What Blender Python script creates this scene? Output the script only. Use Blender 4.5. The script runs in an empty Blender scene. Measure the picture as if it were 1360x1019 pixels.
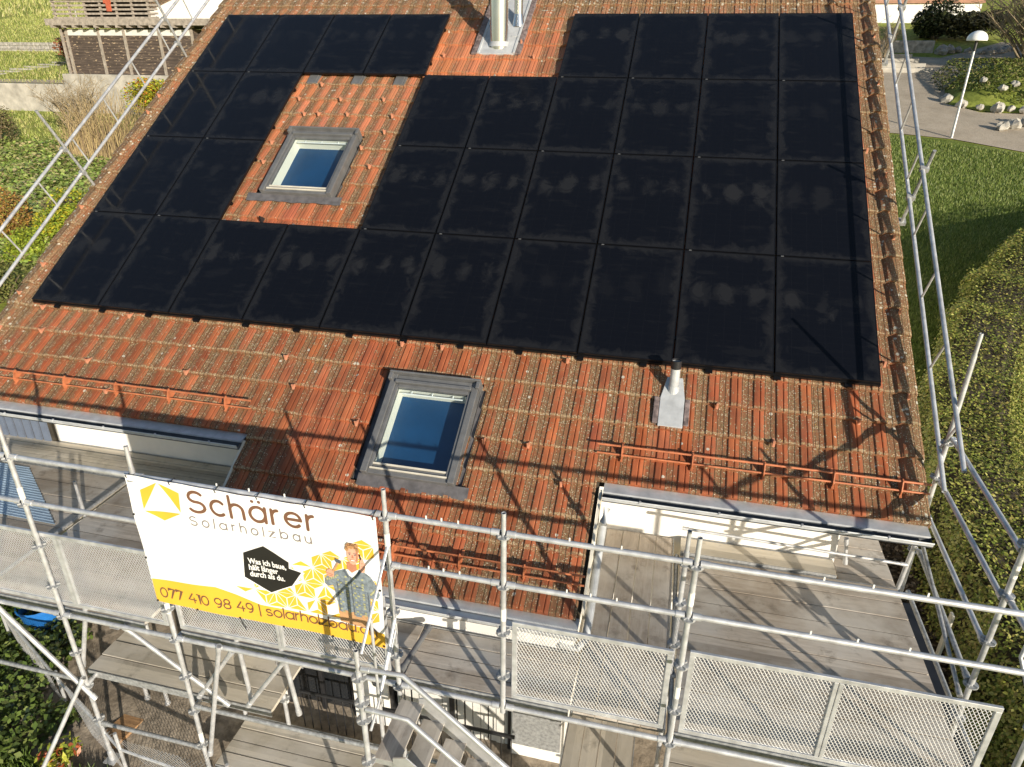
import bpy, math, random
import numpy as np
from mathutils import Vector, Matrix
random.seed(7); rng = np.random.default_rng(7)
D = bpy.data; SC = bpy.context.scene; COL = SC.collection
SL = math.radians(33.509); CS, SN = math.cos(SL), math.sin(SL)
PX, PY = 1.154, 1.8038                        # pitch of the module grid along the eaves and up the slope
SUN = Vector((0.676, -0.698, 0.236)).normalized()

def RP(u, v, h=0.0):                          # roof coordinates (along eaves, up slope, off the module plane) -> world
    return Vector((u, v*CS - h*SN, v*SN + h*CS))

# ---------------------------------------------------------------- materials
def nodes(name):
    m = D.materials.new(name); m.use_nodes = True
    nt = m.node_tree; return m, nt, nt.nodes['Principled BSDF']
def N(nt, t, **kw):
    n = nt.nodes.new(t)
    for k, v in kw.items():
        if k.startswith('i_'):
            n.inputs[k[2:].replace('_', ' ')].default_value = v
        else: setattr(n, k, v)
    return n
def ramp(nt, src, stops, interp='LINEAR'):
    r = nt.nodes.new('ShaderNodeValToRGB'); r.color_ramp.interpolation = interp
    e = r.color_ramp.elements
    while len(e) < len(stops): e.new(0.5)
    for el, (p, c) in zip(e, stops):
        el.position = p; el.color = (*c, 1) if len(c) == 3 else c
    nt.links.new(src, r.inputs[0]); return r
def math_(nt, op, a, b=None, c=None, clamp=False):
    n = nt.nodes.new('ShaderNodeMath'); n.operation = op; n.use_clamp = clamp
    for i, x in enumerate((a, b, c)):
        if x is None: continue
        if isinstance(x, (int, float)): n.inputs[i].default_value = x
        else: nt.links.new(x, n.inputs[i])
    return n.outputs[0]
def mixc(nt, fac, a, b, mode='MIX'):
    n = nt.nodes.new('ShaderNodeMix'); n.data_type = 'RGBA'; n.blend_type = mode
    for i, x in ((0, fac), (6, a), (7, b)):
        if isinstance(x, (int, float)): n.inputs[i].default_value = x
        elif isinstance(x, tuple): n.inputs[i].default_value = (*x, 1)
        else: nt.links.new(x, n.inputs[i])
    return n.outputs[2]
def noise(nt, vec, scale, detail=4, rough=.55, dist=0):
    n = nt.nodes.new('ShaderNodeTexNoise'); n.inputs['Scale'].default_value = scale
    n.inputs['Detail'].default_value = detail; n.inputs['Roughness'].default_value = rough
    n.inputs['Distortion'].default_value = dist
    if vec is not None: nt.links.new(vec, n.inputs['Vector'])
    return n.outputs['Fac']
def mapping(nt, vec, scale=(1, 1, 1), loc=(0, 0, 0)):
    n = nt.nodes.new('ShaderNodeMapping'); n.inputs['Scale'].default_value = scale; n.inputs['Location'].default_value = loc
    nt.links.new(vec, n.inputs['Vector']); return n.outputs[0]
def bump(nt, b, h, s=.3, d=.02):
    n = nt.nodes.new('ShaderNodeBump'); n.inputs['Strength'].default_value = s; n.inputs['Distance'].default_value = d
    nt.links.new(h, n.inputs['Height']); nt.links.new(n.outputs[0], b.inputs['Normal'])
def objco(nt): return nt.nodes.new('ShaderNodeTexCoord').outputs['Object']

def simple(name, col, rough=.6, metal=0.0, var=.15, scale=12, bumps=0, stretch=(1, 1, 1), spec=.5, dark=None):
    m, nt, b = nodes(name)
    co = mapping(nt, objco(nt), stretch)
    f = noise(nt, co, scale, 6, .6)
    lo = tuple(c*(1-var*1.6) for c in col) if dark is None else dark
    hi = tuple(min(1, c*(1+var)) for c in col)
    r = ramp(nt, f, [(.3, lo), (.7, hi)])
    nt.links.new(r.outputs[0], b.inputs['Base Color'])
    b.inputs['Roughness'].default_value = rough; b.inputs['Metallic'].default_value = metal
    b.inputs['Specular IOR Level'].default_value = spec
    if bumps: bump(nt, b, f, bumps, .01)
    return m

M = {}
M['galv'] = simple('galvanised_steel', (.62, .63, .64), .42, .5, .20, 8, .05)
M['galv_dark'] = simple('dull_galvanised_steel', (.40, .41, .41), .5, .4, .25, 25, .1)
M['alu'] = simple('aluminium', (.60, .61, .61), .38, .6, .12, 9)
M['bright_mesh'] = simple('bright_expanded_metal', (.64, .64, .63), .45, .35, .10, 9)
M['stainless'] = simple('stainless_steel', (.62, .63, .62), .22, .95, .06, 3)
M['zinc'] = simple('zinc_sheet', (.50, .52, .53), .5, .2, .14, 6, .05)
M['shaded_old_zinc'] = simple('shaded_tarnished_zinc', (.085, .095, .105), .6, .15, .3, 6)  # gutter inside: shade and old patina both put into the colour
M['frame_grey'] = simple('grey_window_cladding', (.165, .168, .170), .42, .3, .12, 8)
M['lead'] = simple('lead_flashing', (.13, .125, .13), .55, .2, .22, 10, .15)
M['purple_lead'] = simple('weathered_lead', (.20, .155, .145), .65, .1, .45, 16, .3)
M['black_alu'] = simple('black_anodised_frame', (.006, .006, .007), .35, .2, .2, 10)
M['white_wall'] = simple('white_render', (.80, .78, .73), .85, 0, .05, 3, .12)
M['cream'] = simple('cream_paint', (.60, .57, .48), .7, 0, .1, 5)
M['copper'] = simple('red_brown_painted_steel', (.50, .17, .075), .45, .1, .2, 10)
M['hook'] = simple('salmon_painted_hook', (.56, .25, .15), .5, .1, .2, 10)
M['plastic_black'] = simple('black_plastic', (.02, .02, .022), .4, 0, .2, 8)
M['glass_dark'] = simple('dark_window_glass', (.02, .022, .025), .06, 0, .2, 2, spec=.8)
M['lining'] = simple('window_lining', (.78, .76, .66), .6, 0, .03, 3)
M['sky_backing'] = simple('painted_sky_blue', (.004, .050, .140), .55, 0, .12, 2.2)  # painted blue for the sky mirrored in the roof window panes
M['curtain'] = simple('pale_curtain', (.62, .61, .57), .8, 0, .1, 5)
M['banner'] = simple('white_banner_cloth', (.83, .83, .82), .55, 0, .015, 1.8, .1)
M['print_yellow'] = simple('yellow_print', (.80, .45, .045), .55, 0, .03, 3)
M['print_brown'] = simple('brown_print', (.17, .085, .05), .55, 0, .05, 4)
M['print_grey'] = simple('grey_print', (.22, .20, .19), .55, 0, .05, 4)
M['print_black'] = simple('black_print', (.018, .017, .016), .5, 0, .1, 4)
M['print_white'] = simple('white_print', (.82, .82, .80), .55, 0, .02, 3)
M['print_skin'] = simple('skin_print', (.66, .36, .25), .55, 0, .08, 20)
M['print_skin_dark'] = simple('skin_shadow_print', (.46, .20, .12), .55, 0, .08, 20)
M['print_hair'] = simple('hair_print', (.40, .22, .10), .55, 0, .25, 45)
M['print_shirt'] = simple('shirt_print', (.21, .25, .28), .55, 0, .3, 30)
M['print_check'] = simple('shirt_check_print', (.40, .40, .21), .55, 0, .2, 30)
M['print_tan'] = simple('trouser_print', (.52, .30, .15), .55, 0, .1, 20)
M['print_slate2'] = simple('shirt_blue_print', (.20, .25, .31), .55, 0, .2, 20)
M['print_slate'] = simple('shirt_dark_print', (.10, .12, .15), .55, 0, .2, 20)
M['concrete'] = simple('weathered_concrete', (.42, .39, .33), .9, 0, .25, 1.6, .3)
M['stone'] = simple('field_stone', (.36, .34, .30), .9, 0, .35, 5, .5)
M['whitestone'] = simple('pale_stone', (.40, .38, .33), .9, 0, .25, 4, .4)
M['old_timber'] = simple('grey_weathered_timber', (.32, .28, .23), .85, 0, .3, 5, .3, (1, 8, 1))
M['red_eave'] = simple('red_painted_eave', (.42, .10, .05), .7, 0, .15, 4)
M['blue_plastic'] = simple('blue_plastic', (.02, .16, .50), .4, 0, .12, 4)
M['blue_shade_steel'] = simple('steel_in_blue_shade', (.36, .47, .58), .5, .1, .1, 4)  # steel decking in shade, its blue sky light put into the colour
M['new_board'] = simple('orange_brown_board', (.36, .21, .10), .75, 0, .25, 8, .2, (1, 6, 1))
M['slat'] = simple('slate_blue_slat', (.13, .16, .22), .6, 0, .1, 5)
M['lamp_white'] = simple('white_enamel', (.82, .82, .80), .35, 0, .03, 3)
M['yellow_label'] = simple('yellow_sticker', (.75, .62, .12), .5, 0, .05, 5)
M['white_label'] = simple('white_sticker', (.75, .75, .70), .5, 0, .05, 5)
M['blue_tape'] = simple('blue_tape', (.03, .12, .38), .5, 0, .05, 5)
M['cable'] = simple('black_cable_tie', (.02, .02, .02), .5)
M['bark'] = simple('bark', (.16, .12, .08), .9, 0, .3, 14, .4)
M['pale_twig'] = simple('pale_twigs', (.30, .24, .15), .85, 0, .3, 14)
M['soil'] = simple('leaf_mould', (.055, .045, .03), .95, 0, .4, 6, .5)

def wood(name, c1, c2, width=.3, along='x'):
    m, nt, b = nodes(name); co = objco(nt)
    st = (1, 9, 1) if along == 'x' else (9, 1, 1)
    f = noise(nt, mapping(nt, co, st), 3.2, 8, .65)
    g = noise(nt, mapping(nt, co, (1, 1, 1)), 1.3, 5, .6)
    stain = noise(nt, mapping(nt, co, (1, 1, 1), (4, 2, 0)), 3.4, 6, .7)
    sep = N(nt, 'ShaderNodeSeparateXYZ'); nt.links.new(co, sep.inputs[0])
    ax = sep.outputs[1] if along == 'x' else sep.outputs[0]
    pl = math_(nt, 'FLOOR', math_(nt, 'DIVIDE', ax, width))
    wn = N(nt, 'ShaderNodeTexWhiteNoise', noise_dimensions='1D'); nt.links.new(pl, wn.inputs['W'])
    r = ramp(nt, f, [(.25, c1), (.75, c2)])
    c = mixc(nt, math_(nt, 'MULTIPLY', wn.outputs[0], .75), r.outputs[0], tuple(x*.6 for x in c1))
    c = mixc(nt, ramp(nt, g, [(.42, (0, 0, 0)), (.64, (.7,)*3)]).outputs[0], c, (.60, .565, .505))
    c = mixc(nt, ramp(nt, stain, [(.56, (0, 0, 0)), (.70, (.7,)*3)]).outputs[0], c, tuple(x*.45 for x in c1))
    nt.links.new(c, b.inputs['Base Color']); b.inputs['Roughness'].default_value = .85
    bump(nt, b, f, .25, .01)
    return m
M['deck_x'] = wood('weathered_brown_planks_lengthwise', (.34, .28, .215), (.66, .58, .48), .3, 'x')
M['deck_y'] = wood('weathered_brown_planks_crosswise', (.36, .30, .235), (.68, .60, .50), .22, 'y')
M['beige_x'] = wood('beige_planks_lengthwise', (.50, .45, .36), (.66, .60, .49), .15, 'x')
M['beige_y'] = wood('beige_planks_crosswise', (.52, .47, .38), (.68, .62, .51), .15, 'y')
M['tread'] = wood('stair_tread_plywood', (.30, .26, .215), (.55, .50, .43), .11, 'y')
M['barnwood'] = None

def barnwood():
    m, nt, b = nodes('dark_barn_boards'); co = objco(nt)
    f = noise(nt, mapping(nt, co, (1, 1, 14)), 1.5, 8, .7)
    g = noise(nt, mapping(nt, co, (1.2, 1, 4)), 3.0, 4, .6)
    w = N(nt, 'ShaderNodeTexWave', bands_direction='Z'); w.inputs['Scale'].default_value = 2.0; w.inputs['Distortion'].default_value = .3
    nt.links.new(co, w.inputs['Vector'])
    r = ramp(nt, f, [(.3, (.035, .026, .020)), (.55, (.085, .062, .048)), (.72, (.26, .20, .15))])
    spk = ramp(nt, g, [(.60, (0, 0, 0)), (.64, (1, 1, 1))])
    c = mixc(nt, spk.outputs[0], r.outputs[0], (.40, .30, .19))
    c = mixc(nt, ramp(nt, w.outputs['Fac'], [(.0, (.8,)*3), (.12, (0, 0, 0))]).outputs[0], c, (.012, .009, .007))
    nt.links.new(c, b.inputs['Base Color']); b.inputs['Roughness'].default_value = .9
    return m
M['barnwood'] = barnwood()

CW = .405; TW = .255; V0 = -.045; EV = -1.585               # tile course, tile width, a course edge
def tile_mat():
    m, nt, b = nodes('clay_tiles_with_lichen'); co = objco(nt)
    sep = N(nt, 'ShaderNodeSeparateXYZ'); nt.links.new(co, sep.inputs[0]); u, v = sep.outputs[0], sep.outputs[1]
    at = N(nt, 'ShaderNodeAttribute', attribute_name='tint')
    fu = math_(nt, 'FRACT', math_(nt, 'DIVIDE', u, TW))
    fv = math_(nt, 'FRACT', math_(nt, 'DIVIDE', math_(nt, 'SUBTRACT', v, V0), CW))
    # base clay, streaked down the slope
    st = noise(nt, mapping(nt, co, (4.5, 1.2, 1)), 2.0, 4, .55)
    big = noise(nt, co, .55, 3, .5)
    clay = ramp(nt, st, [(.22, (.17, .052, .026)), (.5, (.305, .088, .036)), (.8, (.41, .135, .058))])
    c = mixc(nt, .8, clay.outputs[0], at.outputs['Color'], 'MULTIPLY')
    # paler, brickier clay high up the roof
    up = ramp(nt, math_(nt, 'DIVIDE', v, 8.0), [(.1, (0, 0, 0)), (.6, (.75,)*3)])
    c = mixc(nt, up.outputs[0], c, mixc(nt, .75, (.50, .190, .095), at.outputs['Color'], 'MULTIPLY'))
    # cleaner areas: round the lower window, under the vent, round the flue, under the upper window
    def blob(cu, cv, ru, rv):
        du = math_(nt, 'DIVIDE', math_(nt, 'SUBTRACT', u, cu), ru); dv = math_(nt, 'DIVIDE', math_(nt, 'SUBTRACT', v, cv), rv)
        d = math_(nt, 'ADD', math_(nt, 'MULTIPLY', du, du), math_(nt, 'MULTIPLY', dv, dv))
        return math_(nt, 'SUBTRACT', 1.25, d, clamp=True)
    cl = blob(5.55, -1.5, 1.05, 1.3)
    for a in ((6.3, -2.4, 1.0, .8), (9.25, -1.2, .42, .5), (5.6, 6.1, 1.6, 1.0), (3.4, 2.0, .9, .3), (6.0, -.25, 1.0, .25)):
        cl = math_(nt, 'MAXIMUM', cl, blob(*a))
    rightedge = ramp(nt, math_(nt, 'DIVIDE', u, 12.0), [(.962, (0, 0, 0)), (.985, (.75,)*3)])
    leftedge = ramp(nt, math_(nt, 'ADD', math_(nt, 'MULTIPLY', u, .5), .5), [(.3, (.9,)*3), (.62, (0, 0, 0))])
    ridge = ramp(nt, math_(nt, 'DIVIDE', v, 9.0), [(.74, (0, 0, 0)), (.88, (.75,)*3)])
    edge = math_(nt, 'MAXIMUM', math_(nt, 'MAXIMUM', rightedge.outputs[0], leftedge.outputs[0]), ridge.outputs[0])
    # where lichen sits: the raised strip (0.40..0.72 of a tile), the shoulder, and the foot of every course
    strip = ramp(nt, fu, [(.0, (.12,)*3), (.06, (.06,)*3), (.37, (.08,)*3), (.40, (.95,)*3), (.68, (.98,)*3), (.78, (.85,)*3), (.92, (.62,)*3), (1, (.14,)*3)])
    foot = ramp(nt, fv, [(0, (1.2,)*3), (.10, (.25,)*3), (.3, (0, 0, 0)), (.9, (0, 0, 0)), (1, (.75,)*3)])
    pref = math_(nt, 'MAXIMUM', strip.outputs[0], foot.outputs[0])
    pref = math_(nt, 'MAXIMUM', pref, edge)
    amount = math_(nt, 'SUBTRACT', pref, math_(nt, 'MULTIPLY', cl, .62))
    fine = noise(nt, co, 46, 3, .6); mid = noise(nt, co, 13, 4, .6); patch = noise(nt, co, 1.7, 3, .5)
    amount = math_(nt, 'ADD', amount, math_(nt, 'MULTIPLY', math_(nt, 'SUBTRACT', patch, .5), 1.3))
    amount = math_(nt, 'ADD', math_(nt, 'ADD', amount, .04), math_(nt, 'MULTIPLY', edge, .45))
    # brown film
    film = math_(nt, 'MULTIPLY', math_(nt, 'ADD', amount, math_(nt, 'MULTIPLY', math_(nt, 'SUBTRACT', mid, .5), 1.6)), .85, clamp=True)
    c = mixc(nt, film, c, mixc(nt, mid, (.135, .070, .034), (.245, .140, .074)))
    # olive moss and pale lichen crusts
    vor = N(nt, 'ShaderNodeTexVoronoi'); vor.inputs['Scale'].default_value = 62; vor.inputs['Randomness'].default_value = 1
    nt.links.new(co, vor.inputs['Vector'])
    vor2 = N(nt, 'ShaderNodeTexVoronoi'); vor2.inputs['Scale'].default_value = 24; nt.links.new(co, vor2.inputs['Vector'])
    sepc = N(nt, 'ShaderNodeSeparateColor'); nt.links.new(vor.outputs['Color'], sepc.inputs[0])
    sepd = N(nt, 'ShaderNodeSeparateColor'); nt.links.new(vor2.outputs['Color'], sepd.inputs[0])
    dens = math_(nt, 'ADD', amount, math_(nt, 'MULTIPLY', math_(nt, 'SUBTRACT', mid, .5), 2.0))
    spots = math_(nt, 'MULTIPLY', math_(nt, 'LESS_THAN', vor.outputs['Distance'], math_(nt, 'ADD', .20, math_(nt, 'MULTIPLY', fine, .36))),
                  math_(nt, 'LESS_THAN', sepc.outputs[0], math_(nt, 'MULTIPLY', dens, .76)))
    sc = ramp(nt, sepc.outputs[1], [(0, (.085, .080, .035)), (.28, (.19, .165, .075)), (.5, (.33, .285, .16)), (.8, (.50, .45, .31)), (.95, (.56, .52, .40)), (1, (.42, .26, .04))])
    c = mixc(nt, math_(nt, 'MULTIPLY', spots, .85), c, sc.outputs[0])
    moss = math_(nt, 'GREATER_THAN', math_(nt, 'ADD', math_(nt, 'MULTIPLY', fine, .6), math_(nt, 'MULTIPLY', dens, .20)), .66)
    c = mixc(nt, math_(nt, 'MULTIPLY', moss, .8), c, (.075, .068, .030))
    discs = math_(nt, 'MULTIPLY', math_(nt, 'LESS_THAN', vor2.outputs['Distance'], .5), math_(nt, 'LESS_THAN', sepd.outputs[0], math_(nt, 'MULTIPLY', math_(nt, 'ADD', .05, edge), .10)))
    c = mixc(nt, math_(nt, 'MULTIPLY', discs, .9), c, (.48, .46, .38))
    crust = math_(nt, 'MULTIPLY', math_(nt, 'LESS_THAN', fv, math_(nt, 'ADD', .035, math_(nt, 'MULTIPLY', mid, .06))), math_(nt, 'GREATER_THAN', math_(nt, 'SUBTRACT', fine, math_(nt, 'ADD', math_(nt, 'MULTIPLY', cl, .12), math_(nt, 'MULTIPLY', math_(nt, 'SUBTRACT', .62, patch), .5))), .44))
    c = mixc(nt, math_(nt, 'MULTIPLY', crust, .5), c, mixc(nt, mid, (.30, .19, .085), (.52, .43, .27)))
    groove = math_(nt, 'MAXIMUM', math_(nt, 'COMPARE', fu, .418, .016), math_(nt, 'COMPARE', fu, .680, .018))
    c = mixc(nt, math_(nt, 'MULTIPLY', groove, .8), c, (.022, .016, .009))  # step shadow and dirt both painted into the groove lines
    nt.links.new(c, b.inputs['Base Color'])
    b.inputs['Roughness'].default_value = .72; b.inputs['Specular IOR Level'].default_value = .3
    bump(nt, b, math_(nt, 'ADD', math_(nt, 'MULTIPLY', fine, .5), math_(nt, 'MULTIPLY', spots, .8)), .5, .004)
    return m
M['tile'] = tile_mat()

def panel_mat():
    m, nt, b = nodes('black_module_glass'); co = objco(nt)
    oi = N(nt, 'ShaderNodeObjectInfo')
    sep = N(nt, 'ShaderNodeSeparateXYZ'); nt.links.new(co, sep.inputs[0]); x, y = sep.outputs[0], sep.outputs[1]
    comb = N(nt, 'ShaderNodeCombineXYZ')
    nt.links.new(x, comb.inputs[0]); nt.links.new(y, comb.inputs[1]); nt.links.new(math_(nt, 'MULTIPLY', oi.outputs['Random'], 57.0), comb.inputs[2])
    n1 = noise(nt, comb.outputs[0], 4.2, 5, .6, .8); n2 = noise(nt, mapping(nt, comb.outputs[0], (1, 3.2, 1)), 2.2, 5, .6); n3 = noise(nt, comb.outputs[0], 1.1, 2, .5)
    wob = math_(nt, 'MULTIPLY', math_(nt, 'SUBTRACT', n1, .5), .42)
    edge = math_(nt, 'MINIMUM', math_(nt, 'MINIMUM', x, math_(nt, 'SUBTRACT', PX, x)), math_(nt, 'MINIMUM', y, math_(nt, 'SUBTRACT', PY, y)))
    eg = math_(nt, 'ADD', edge, wob)
    rim = ramp(nt, eg, [(.04, (1, 1, 1)), (.13, (0, 0, 0))])
    # three dried water marks across the upper middle of each module
    tri = math_(nt, 'ABSOLUTE', math_(nt, 'SUBTRACT', math_(nt, 'FRACT', math_(nt, 'DIVIDE', math_(nt, 'SUBTRACT', x, .02), .37)), .5))
    dx = math_(nt, 'MULTIPLY', tri, .37); dy = math_(nt, 'SUBTRACT', y, 1.13)
    d = math_(nt, 'SQRT', math_(nt, 'ADD', math_(nt, 'MULTIPLY', dx, dx), math_(nt, 'MULTIPLY', math_(nt, 'MULTIPLY', dy, dy), .42)))
    d = math_(nt, 'ADD', d, math_(nt, 'ADD', math_(nt, 'MULTIPLY', wob, 1.05), math_(nt, 'MULTIPLY', math_(nt, 'SUBTRACT', n3, .5), .42)))
    spot = ramp(nt, d, [(.02, (1, 1, 1)), (.13, (0, 0, 0))])
    band = ramp(nt, n2, [(.56, (0, 0, 0)), (.64, (.55,)*3)])
    dust = math_(nt, 'MAXIMUM', math_(nt, 'MULTIPLY', rim.outputs[0], .62), math_(nt, 'MULTIPLY', spot.outputs[0], math_(nt, 'ADD', .15, math_(nt, 'MULTIPLY', oi.outputs['Random'], .75))))
    dust = math_(nt, 'MAXIMUM', dust, math_(nt, 'MULTIPLY', band.outputs[0], .35))
    c = mixc(nt, dust, (.0040, .0047, .0072), (.0165, .0170, .0185))
    # faint cell grid
    gx = math_(nt, 'LESS_THAN', math_(nt, 'FRACT', math_(nt, 'DIVIDE', x, .1875)), .012)
    gy = math_(nt, 'LESS_THAN', math_(nt, 'FRACT', math_(nt, 'DIVIDE', y, .0975)), .02)
    c = mixc(nt, math_(nt, 'MULTIPLY', math_(nt, 'MAXIMUM', gx, gy), .35), c, (.016, .017, .02))
    nt.links.new(c, b.inputs['Base Color'])
    nt.links.new(math_(nt, 'ADD', .10, math_(nt, 'MULTIPLY', dust, .3)), b.inputs['Roughness'])
    b.inputs['Specular IOR Level'].default_value = .22
    return m
M['module'] = panel_mat()

def pane_mat():
    m = D.materials.new('window_pane'); m.use_nodes = True; nt = m.node_tree; nt.nodes.clear()
    out = N(nt, 'ShaderNodeOutputMaterial'); mx = N(nt, 'ShaderNodeMixShader'); tr = N(nt, 'ShaderNodeBsdfTransparent'); gl = N(nt, 'ShaderNodeBsdfGlossy')
    tr.inputs[0].default_value = (.86, .92, .93, 1); gl.inputs['Roughness'].default_value = .01
    mx.inputs[0].default_value = .11
    nt.links.new(tr.outputs[0], mx.inputs[1]); nt.links.new(gl.outputs[0], mx.inputs[2]); nt.links.new(mx.outputs[0], out.inputs[0])
    return m
M['pane'] = pane_mat()

def leafmat(name, rough=.5, trans=.0):
    m, nt, b = nodes(name); at = N(nt, 'ShaderNodeAttribute', attribute_name='tint')
    nt.links.new(at.outputs['Color'], b.inputs['Base Color']); b.inputs['Roughness'].default_value = rough
    b.inputs['Specular IOR Level'].default_value = .35
    return m
M['leaf'] = leafmat('leaves'); M['gloss_leaf'] = leafmat('glossy_leaves', .32)

def ground_mat(name, cols, scale=1.5, sc2=25, b_=.6):
    m, nt, b = nodes(name); co = objco(nt)
    f = noise(nt, co, scale, 8, .65); g = noise(nt, co, sc2, 4, .7)
    r = ramp(nt, f, [(.3, cols[0]), (.5, cols[1]), (.7, cols[2])])
    c = mixc(nt, ramp(nt, g, [(.35, (.55,)*3), (.7, (1.2, 1.2, 1.2))]).outputs[0], (0, 0, 0), r.outputs[0])
    nt.links.new(c, b.inputs['Base Color']); b.inputs['Roughness'].default_value = .95; b.inputs['Specular IOR Level'].default_value = .1
    bump(nt, b, g, b_, .06); return m
M['turf'] = ground_mat('meadow_turf', [(.20, .25, .045), (.28, .32, .065), (.38, .35, .12)], .35, 6, .15)
M['lawn'] = ground_mat('lawn_turf', [(.10, .145, .028), (.14, .185, .038), (.19, .225, .065)], .8, 14, .2)
M['paving'] = ground_mat('dirty_paving', [(.22, .18, .135), (.32, .27, .21), (.44, .38, .30)], 1.2, 9, .3)
M['asphalt'] = ground_mat('pale_asphalt', [(.37, .315, .24), (.46, .395, .305), (.54, .465, .37)], .9, 40, .2)
M['litter'] = ground_mat('leaf_litter', [(.06, .045, .03), (.12, .09, .06), (.20, .16, .11)], 5, 22, .8)

# ---------------------------------------------------------------- mesh builder
class MB:
    def __init__(s): s.v = []; s.f = []; s.m = []; s.c = []
    def add(s, vs, fs, mi=0, col=None):
        o = len(s.v); s.v += [tuple(p) for p in vs]
        for f in fs: s.f.append([i+o for i in f]); s.m.append(mi); s.c.append(col)
        return s
    def box(s, a, b, mi=0, col=None):
        (x0, y0, z0), (x1, y1, z1) = a, b
        vs = [(x0,y0,z0),(x1,y0,z0),(x1,y1,z0),(x0,y1,z0),(x0,y0,z1),(x1,y0,z1),(x1,y1,z1),(x0,y1,z1)]
        return s.add(vs, [(0,3,2,1),(4,5,6,7),(0,1,5,4),(1,2,6,5),(2,3,7,6),(3,0,4,7)], mi, col)
    def obox(s, o, ex, ey, ez, mi=0):
        o, ex, ey, ez = map(Vector, (o, ex, ey, ez))
        vs = [o, o+ex, o+ex+ey, o+ey, o+ez, o+ex+ez, o+ex+ey+ez, o+ey+ez]
        return s.add(vs, [(0,3,2,1),(4,5,6,7),(0,1,5,4),(1,2,6,5),(2,3,7,6),(3,0,4,7)], mi)
    def rbox(s, u0, u1, v0, v1, h0, h1, mi=0):        # box in roof coordinates
        vs = [RP(u, v, h) for h in (h0, h1) for (u, v) in ((u0,v0),(u1,v0),(u1,v1),(u0,v1))]
        return s.add(vs, [(0,3,2,1),(4,5,6,7),(0,1,5,4),(1,2,6,5),(2,3,7,6),(3,0,4,7)], mi)
    def tube(s, pts, r, n=10, mi=0, cap=True):
        pts = [Vector(p) for p in pts]; rr = r if isinstance(r, (list, tuple)) else [r]*len(pts)
        rings = []; ref = None
        for i, p in enumerate(pts):
            d = (pts[min(i+1, len(pts)-1)] - pts[max(i-1, 0)]).normalized()
            if ref is None or abs(d.dot(ref)) > .95:
                ref = Vector((0, 0, 1)) if abs(d.z) < .9 else Vector((1, 0, 0))
            a = d.cross(ref).normalized(); b = d.cross(a); ref = ref
            rings.append([p + (a*math.cos(t) + b*math.sin(t))*rr[i] for t in [2*math.pi*k/n for k in range(n)]])
        vs = [q for g in rings for q in g]; fs = []
        for i in range(len(pts)-1):
            for k in range(n):
                k2 = (k+1) % n; fs.append((i*n+k, i*n+k2, (i+1)*n+k2, (i+1)*n+k))
        if cap: fs.append(tuple(range(n))[::-1]); fs.append(tuple((len(pts)-1)*n+k for k in range(n)))
        return s.add(vs, fs, mi)
    def pipe(s, p0, p1, r, t=.004, n=14, mi=0):        # open tube with a visible bore
        p0, p1 = Vector(p0), Vector(p1); d = (p1-p0).normalized()
        s.tube([p0, p1], r, n, mi, cap=False)
        s.tube([p1, p1 - d*.12], r-t, n, mi, cap=False)
        a = d.orthogonal().normalized(); b = d.cross(a)
        vs = [p1 + (a*math.cos(2*math.pi*k/n) + b*math.sin(2*math.pi*k/n))*q for q in (r, r-t) for k in range(n)]
        s.add(vs, [(k, (k+1) % n, n+(k+1) % n, n+k) for k in range(n)], mi)
        vs = [p1 - d*.1 + (a*math.cos(2*math.pi*k/n) + b*math.sin(2*math.pi*k/n))*(r-t) for k in range(n)]
        return s.add(vs, [tuple(range(n))], mi)
    def prism(s, poly, n, mi=0):                       # planar polygon (3D points) thickened along n
        poly = [Vector(p) for p in poly]; n = Vector(n); k = len(poly)
        vs = poly + [p+n for p in poly]
        return s.add(vs, [tuple(range(k))[::-1], tuple(range(k, 2*k))] + [(i, (i+1) % k, k+(i+1) % k, k+i) for i in range(k)], mi)
    def extrude_x(s, prof, x0, x1, mi=0, closed=False):  # profile of (y,z) swept along x
        k = len(prof); vs = [(x, y, z) for x in (x0, x1) for y, z in prof]
        fs = [(i, (i+1) % k, k+(i+1) % k, k+i) for i in range(k if closed else k-1)]
        if closed: fs += [tuple(range(k))[::-1], tuple(range(k, 2*k))]
        return s.add(vs, fs, mi)
    def build(s, name, mats, parent=None, smooth=False, local=False, bevel=0):
        me = D.meshes.new(name); off = Vector((0, 0, 0))
        if parent is not None and not local: off = world_loc(parent)
        me.from_pydata([tuple(Vector(p)-off) for p in s.v], [], s.f)
        for mt in (mats if isinstance(mats, (list, tuple)) else [mats]): me.materials.append(mt)
        me.polygons.foreach_set('material_index', s.m)
        if any(c is not None for c in s.c):
            ca = me.color_attributes.new('tint', 'FLOAT_COLOR', 'CORNER'); data = []
            for p, c in zip(me.polygons, s.c):
                data += list((*(c or (1, 1, 1)), 1.0))*p.loop_total
            ca.data.foreach_set('color', data)
        me.update()
        o = D.objects.new(name, me); COL.objects.link(o)
        if parent is not None: o.parent = parent
        if smooth:
            for p in me.polygons: p.use_smooth = True
            me.set_sharp_from_angle(angle=math.radians(40))
        if bevel:
            b = o.modifiers.new('bevel', 'BEVEL'); b.width = bevel; b.segments = 2; b.limit_method = 'ANGLE'
        return o
def world_loc(o):
    p = Vector((0, 0, 0))
    while o is not None: p = p + o.location; o = o.parent
    return p
def tag(o, label=None, cat=None, group=None, kind=None):
    if label: o['label'] = label
    if cat: o['category'] = cat
    if group: o['group'] = group
    if kind: o['kind'] = kind
    return o
def thing(name, label, cat, loc=(0, 0, 0), group=None):
    o = D.objects.new(name, None); COL.objects.link(o); o.location = loc; o.empty_display_size = .2
    return tag(o, label, cat, group)
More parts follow.
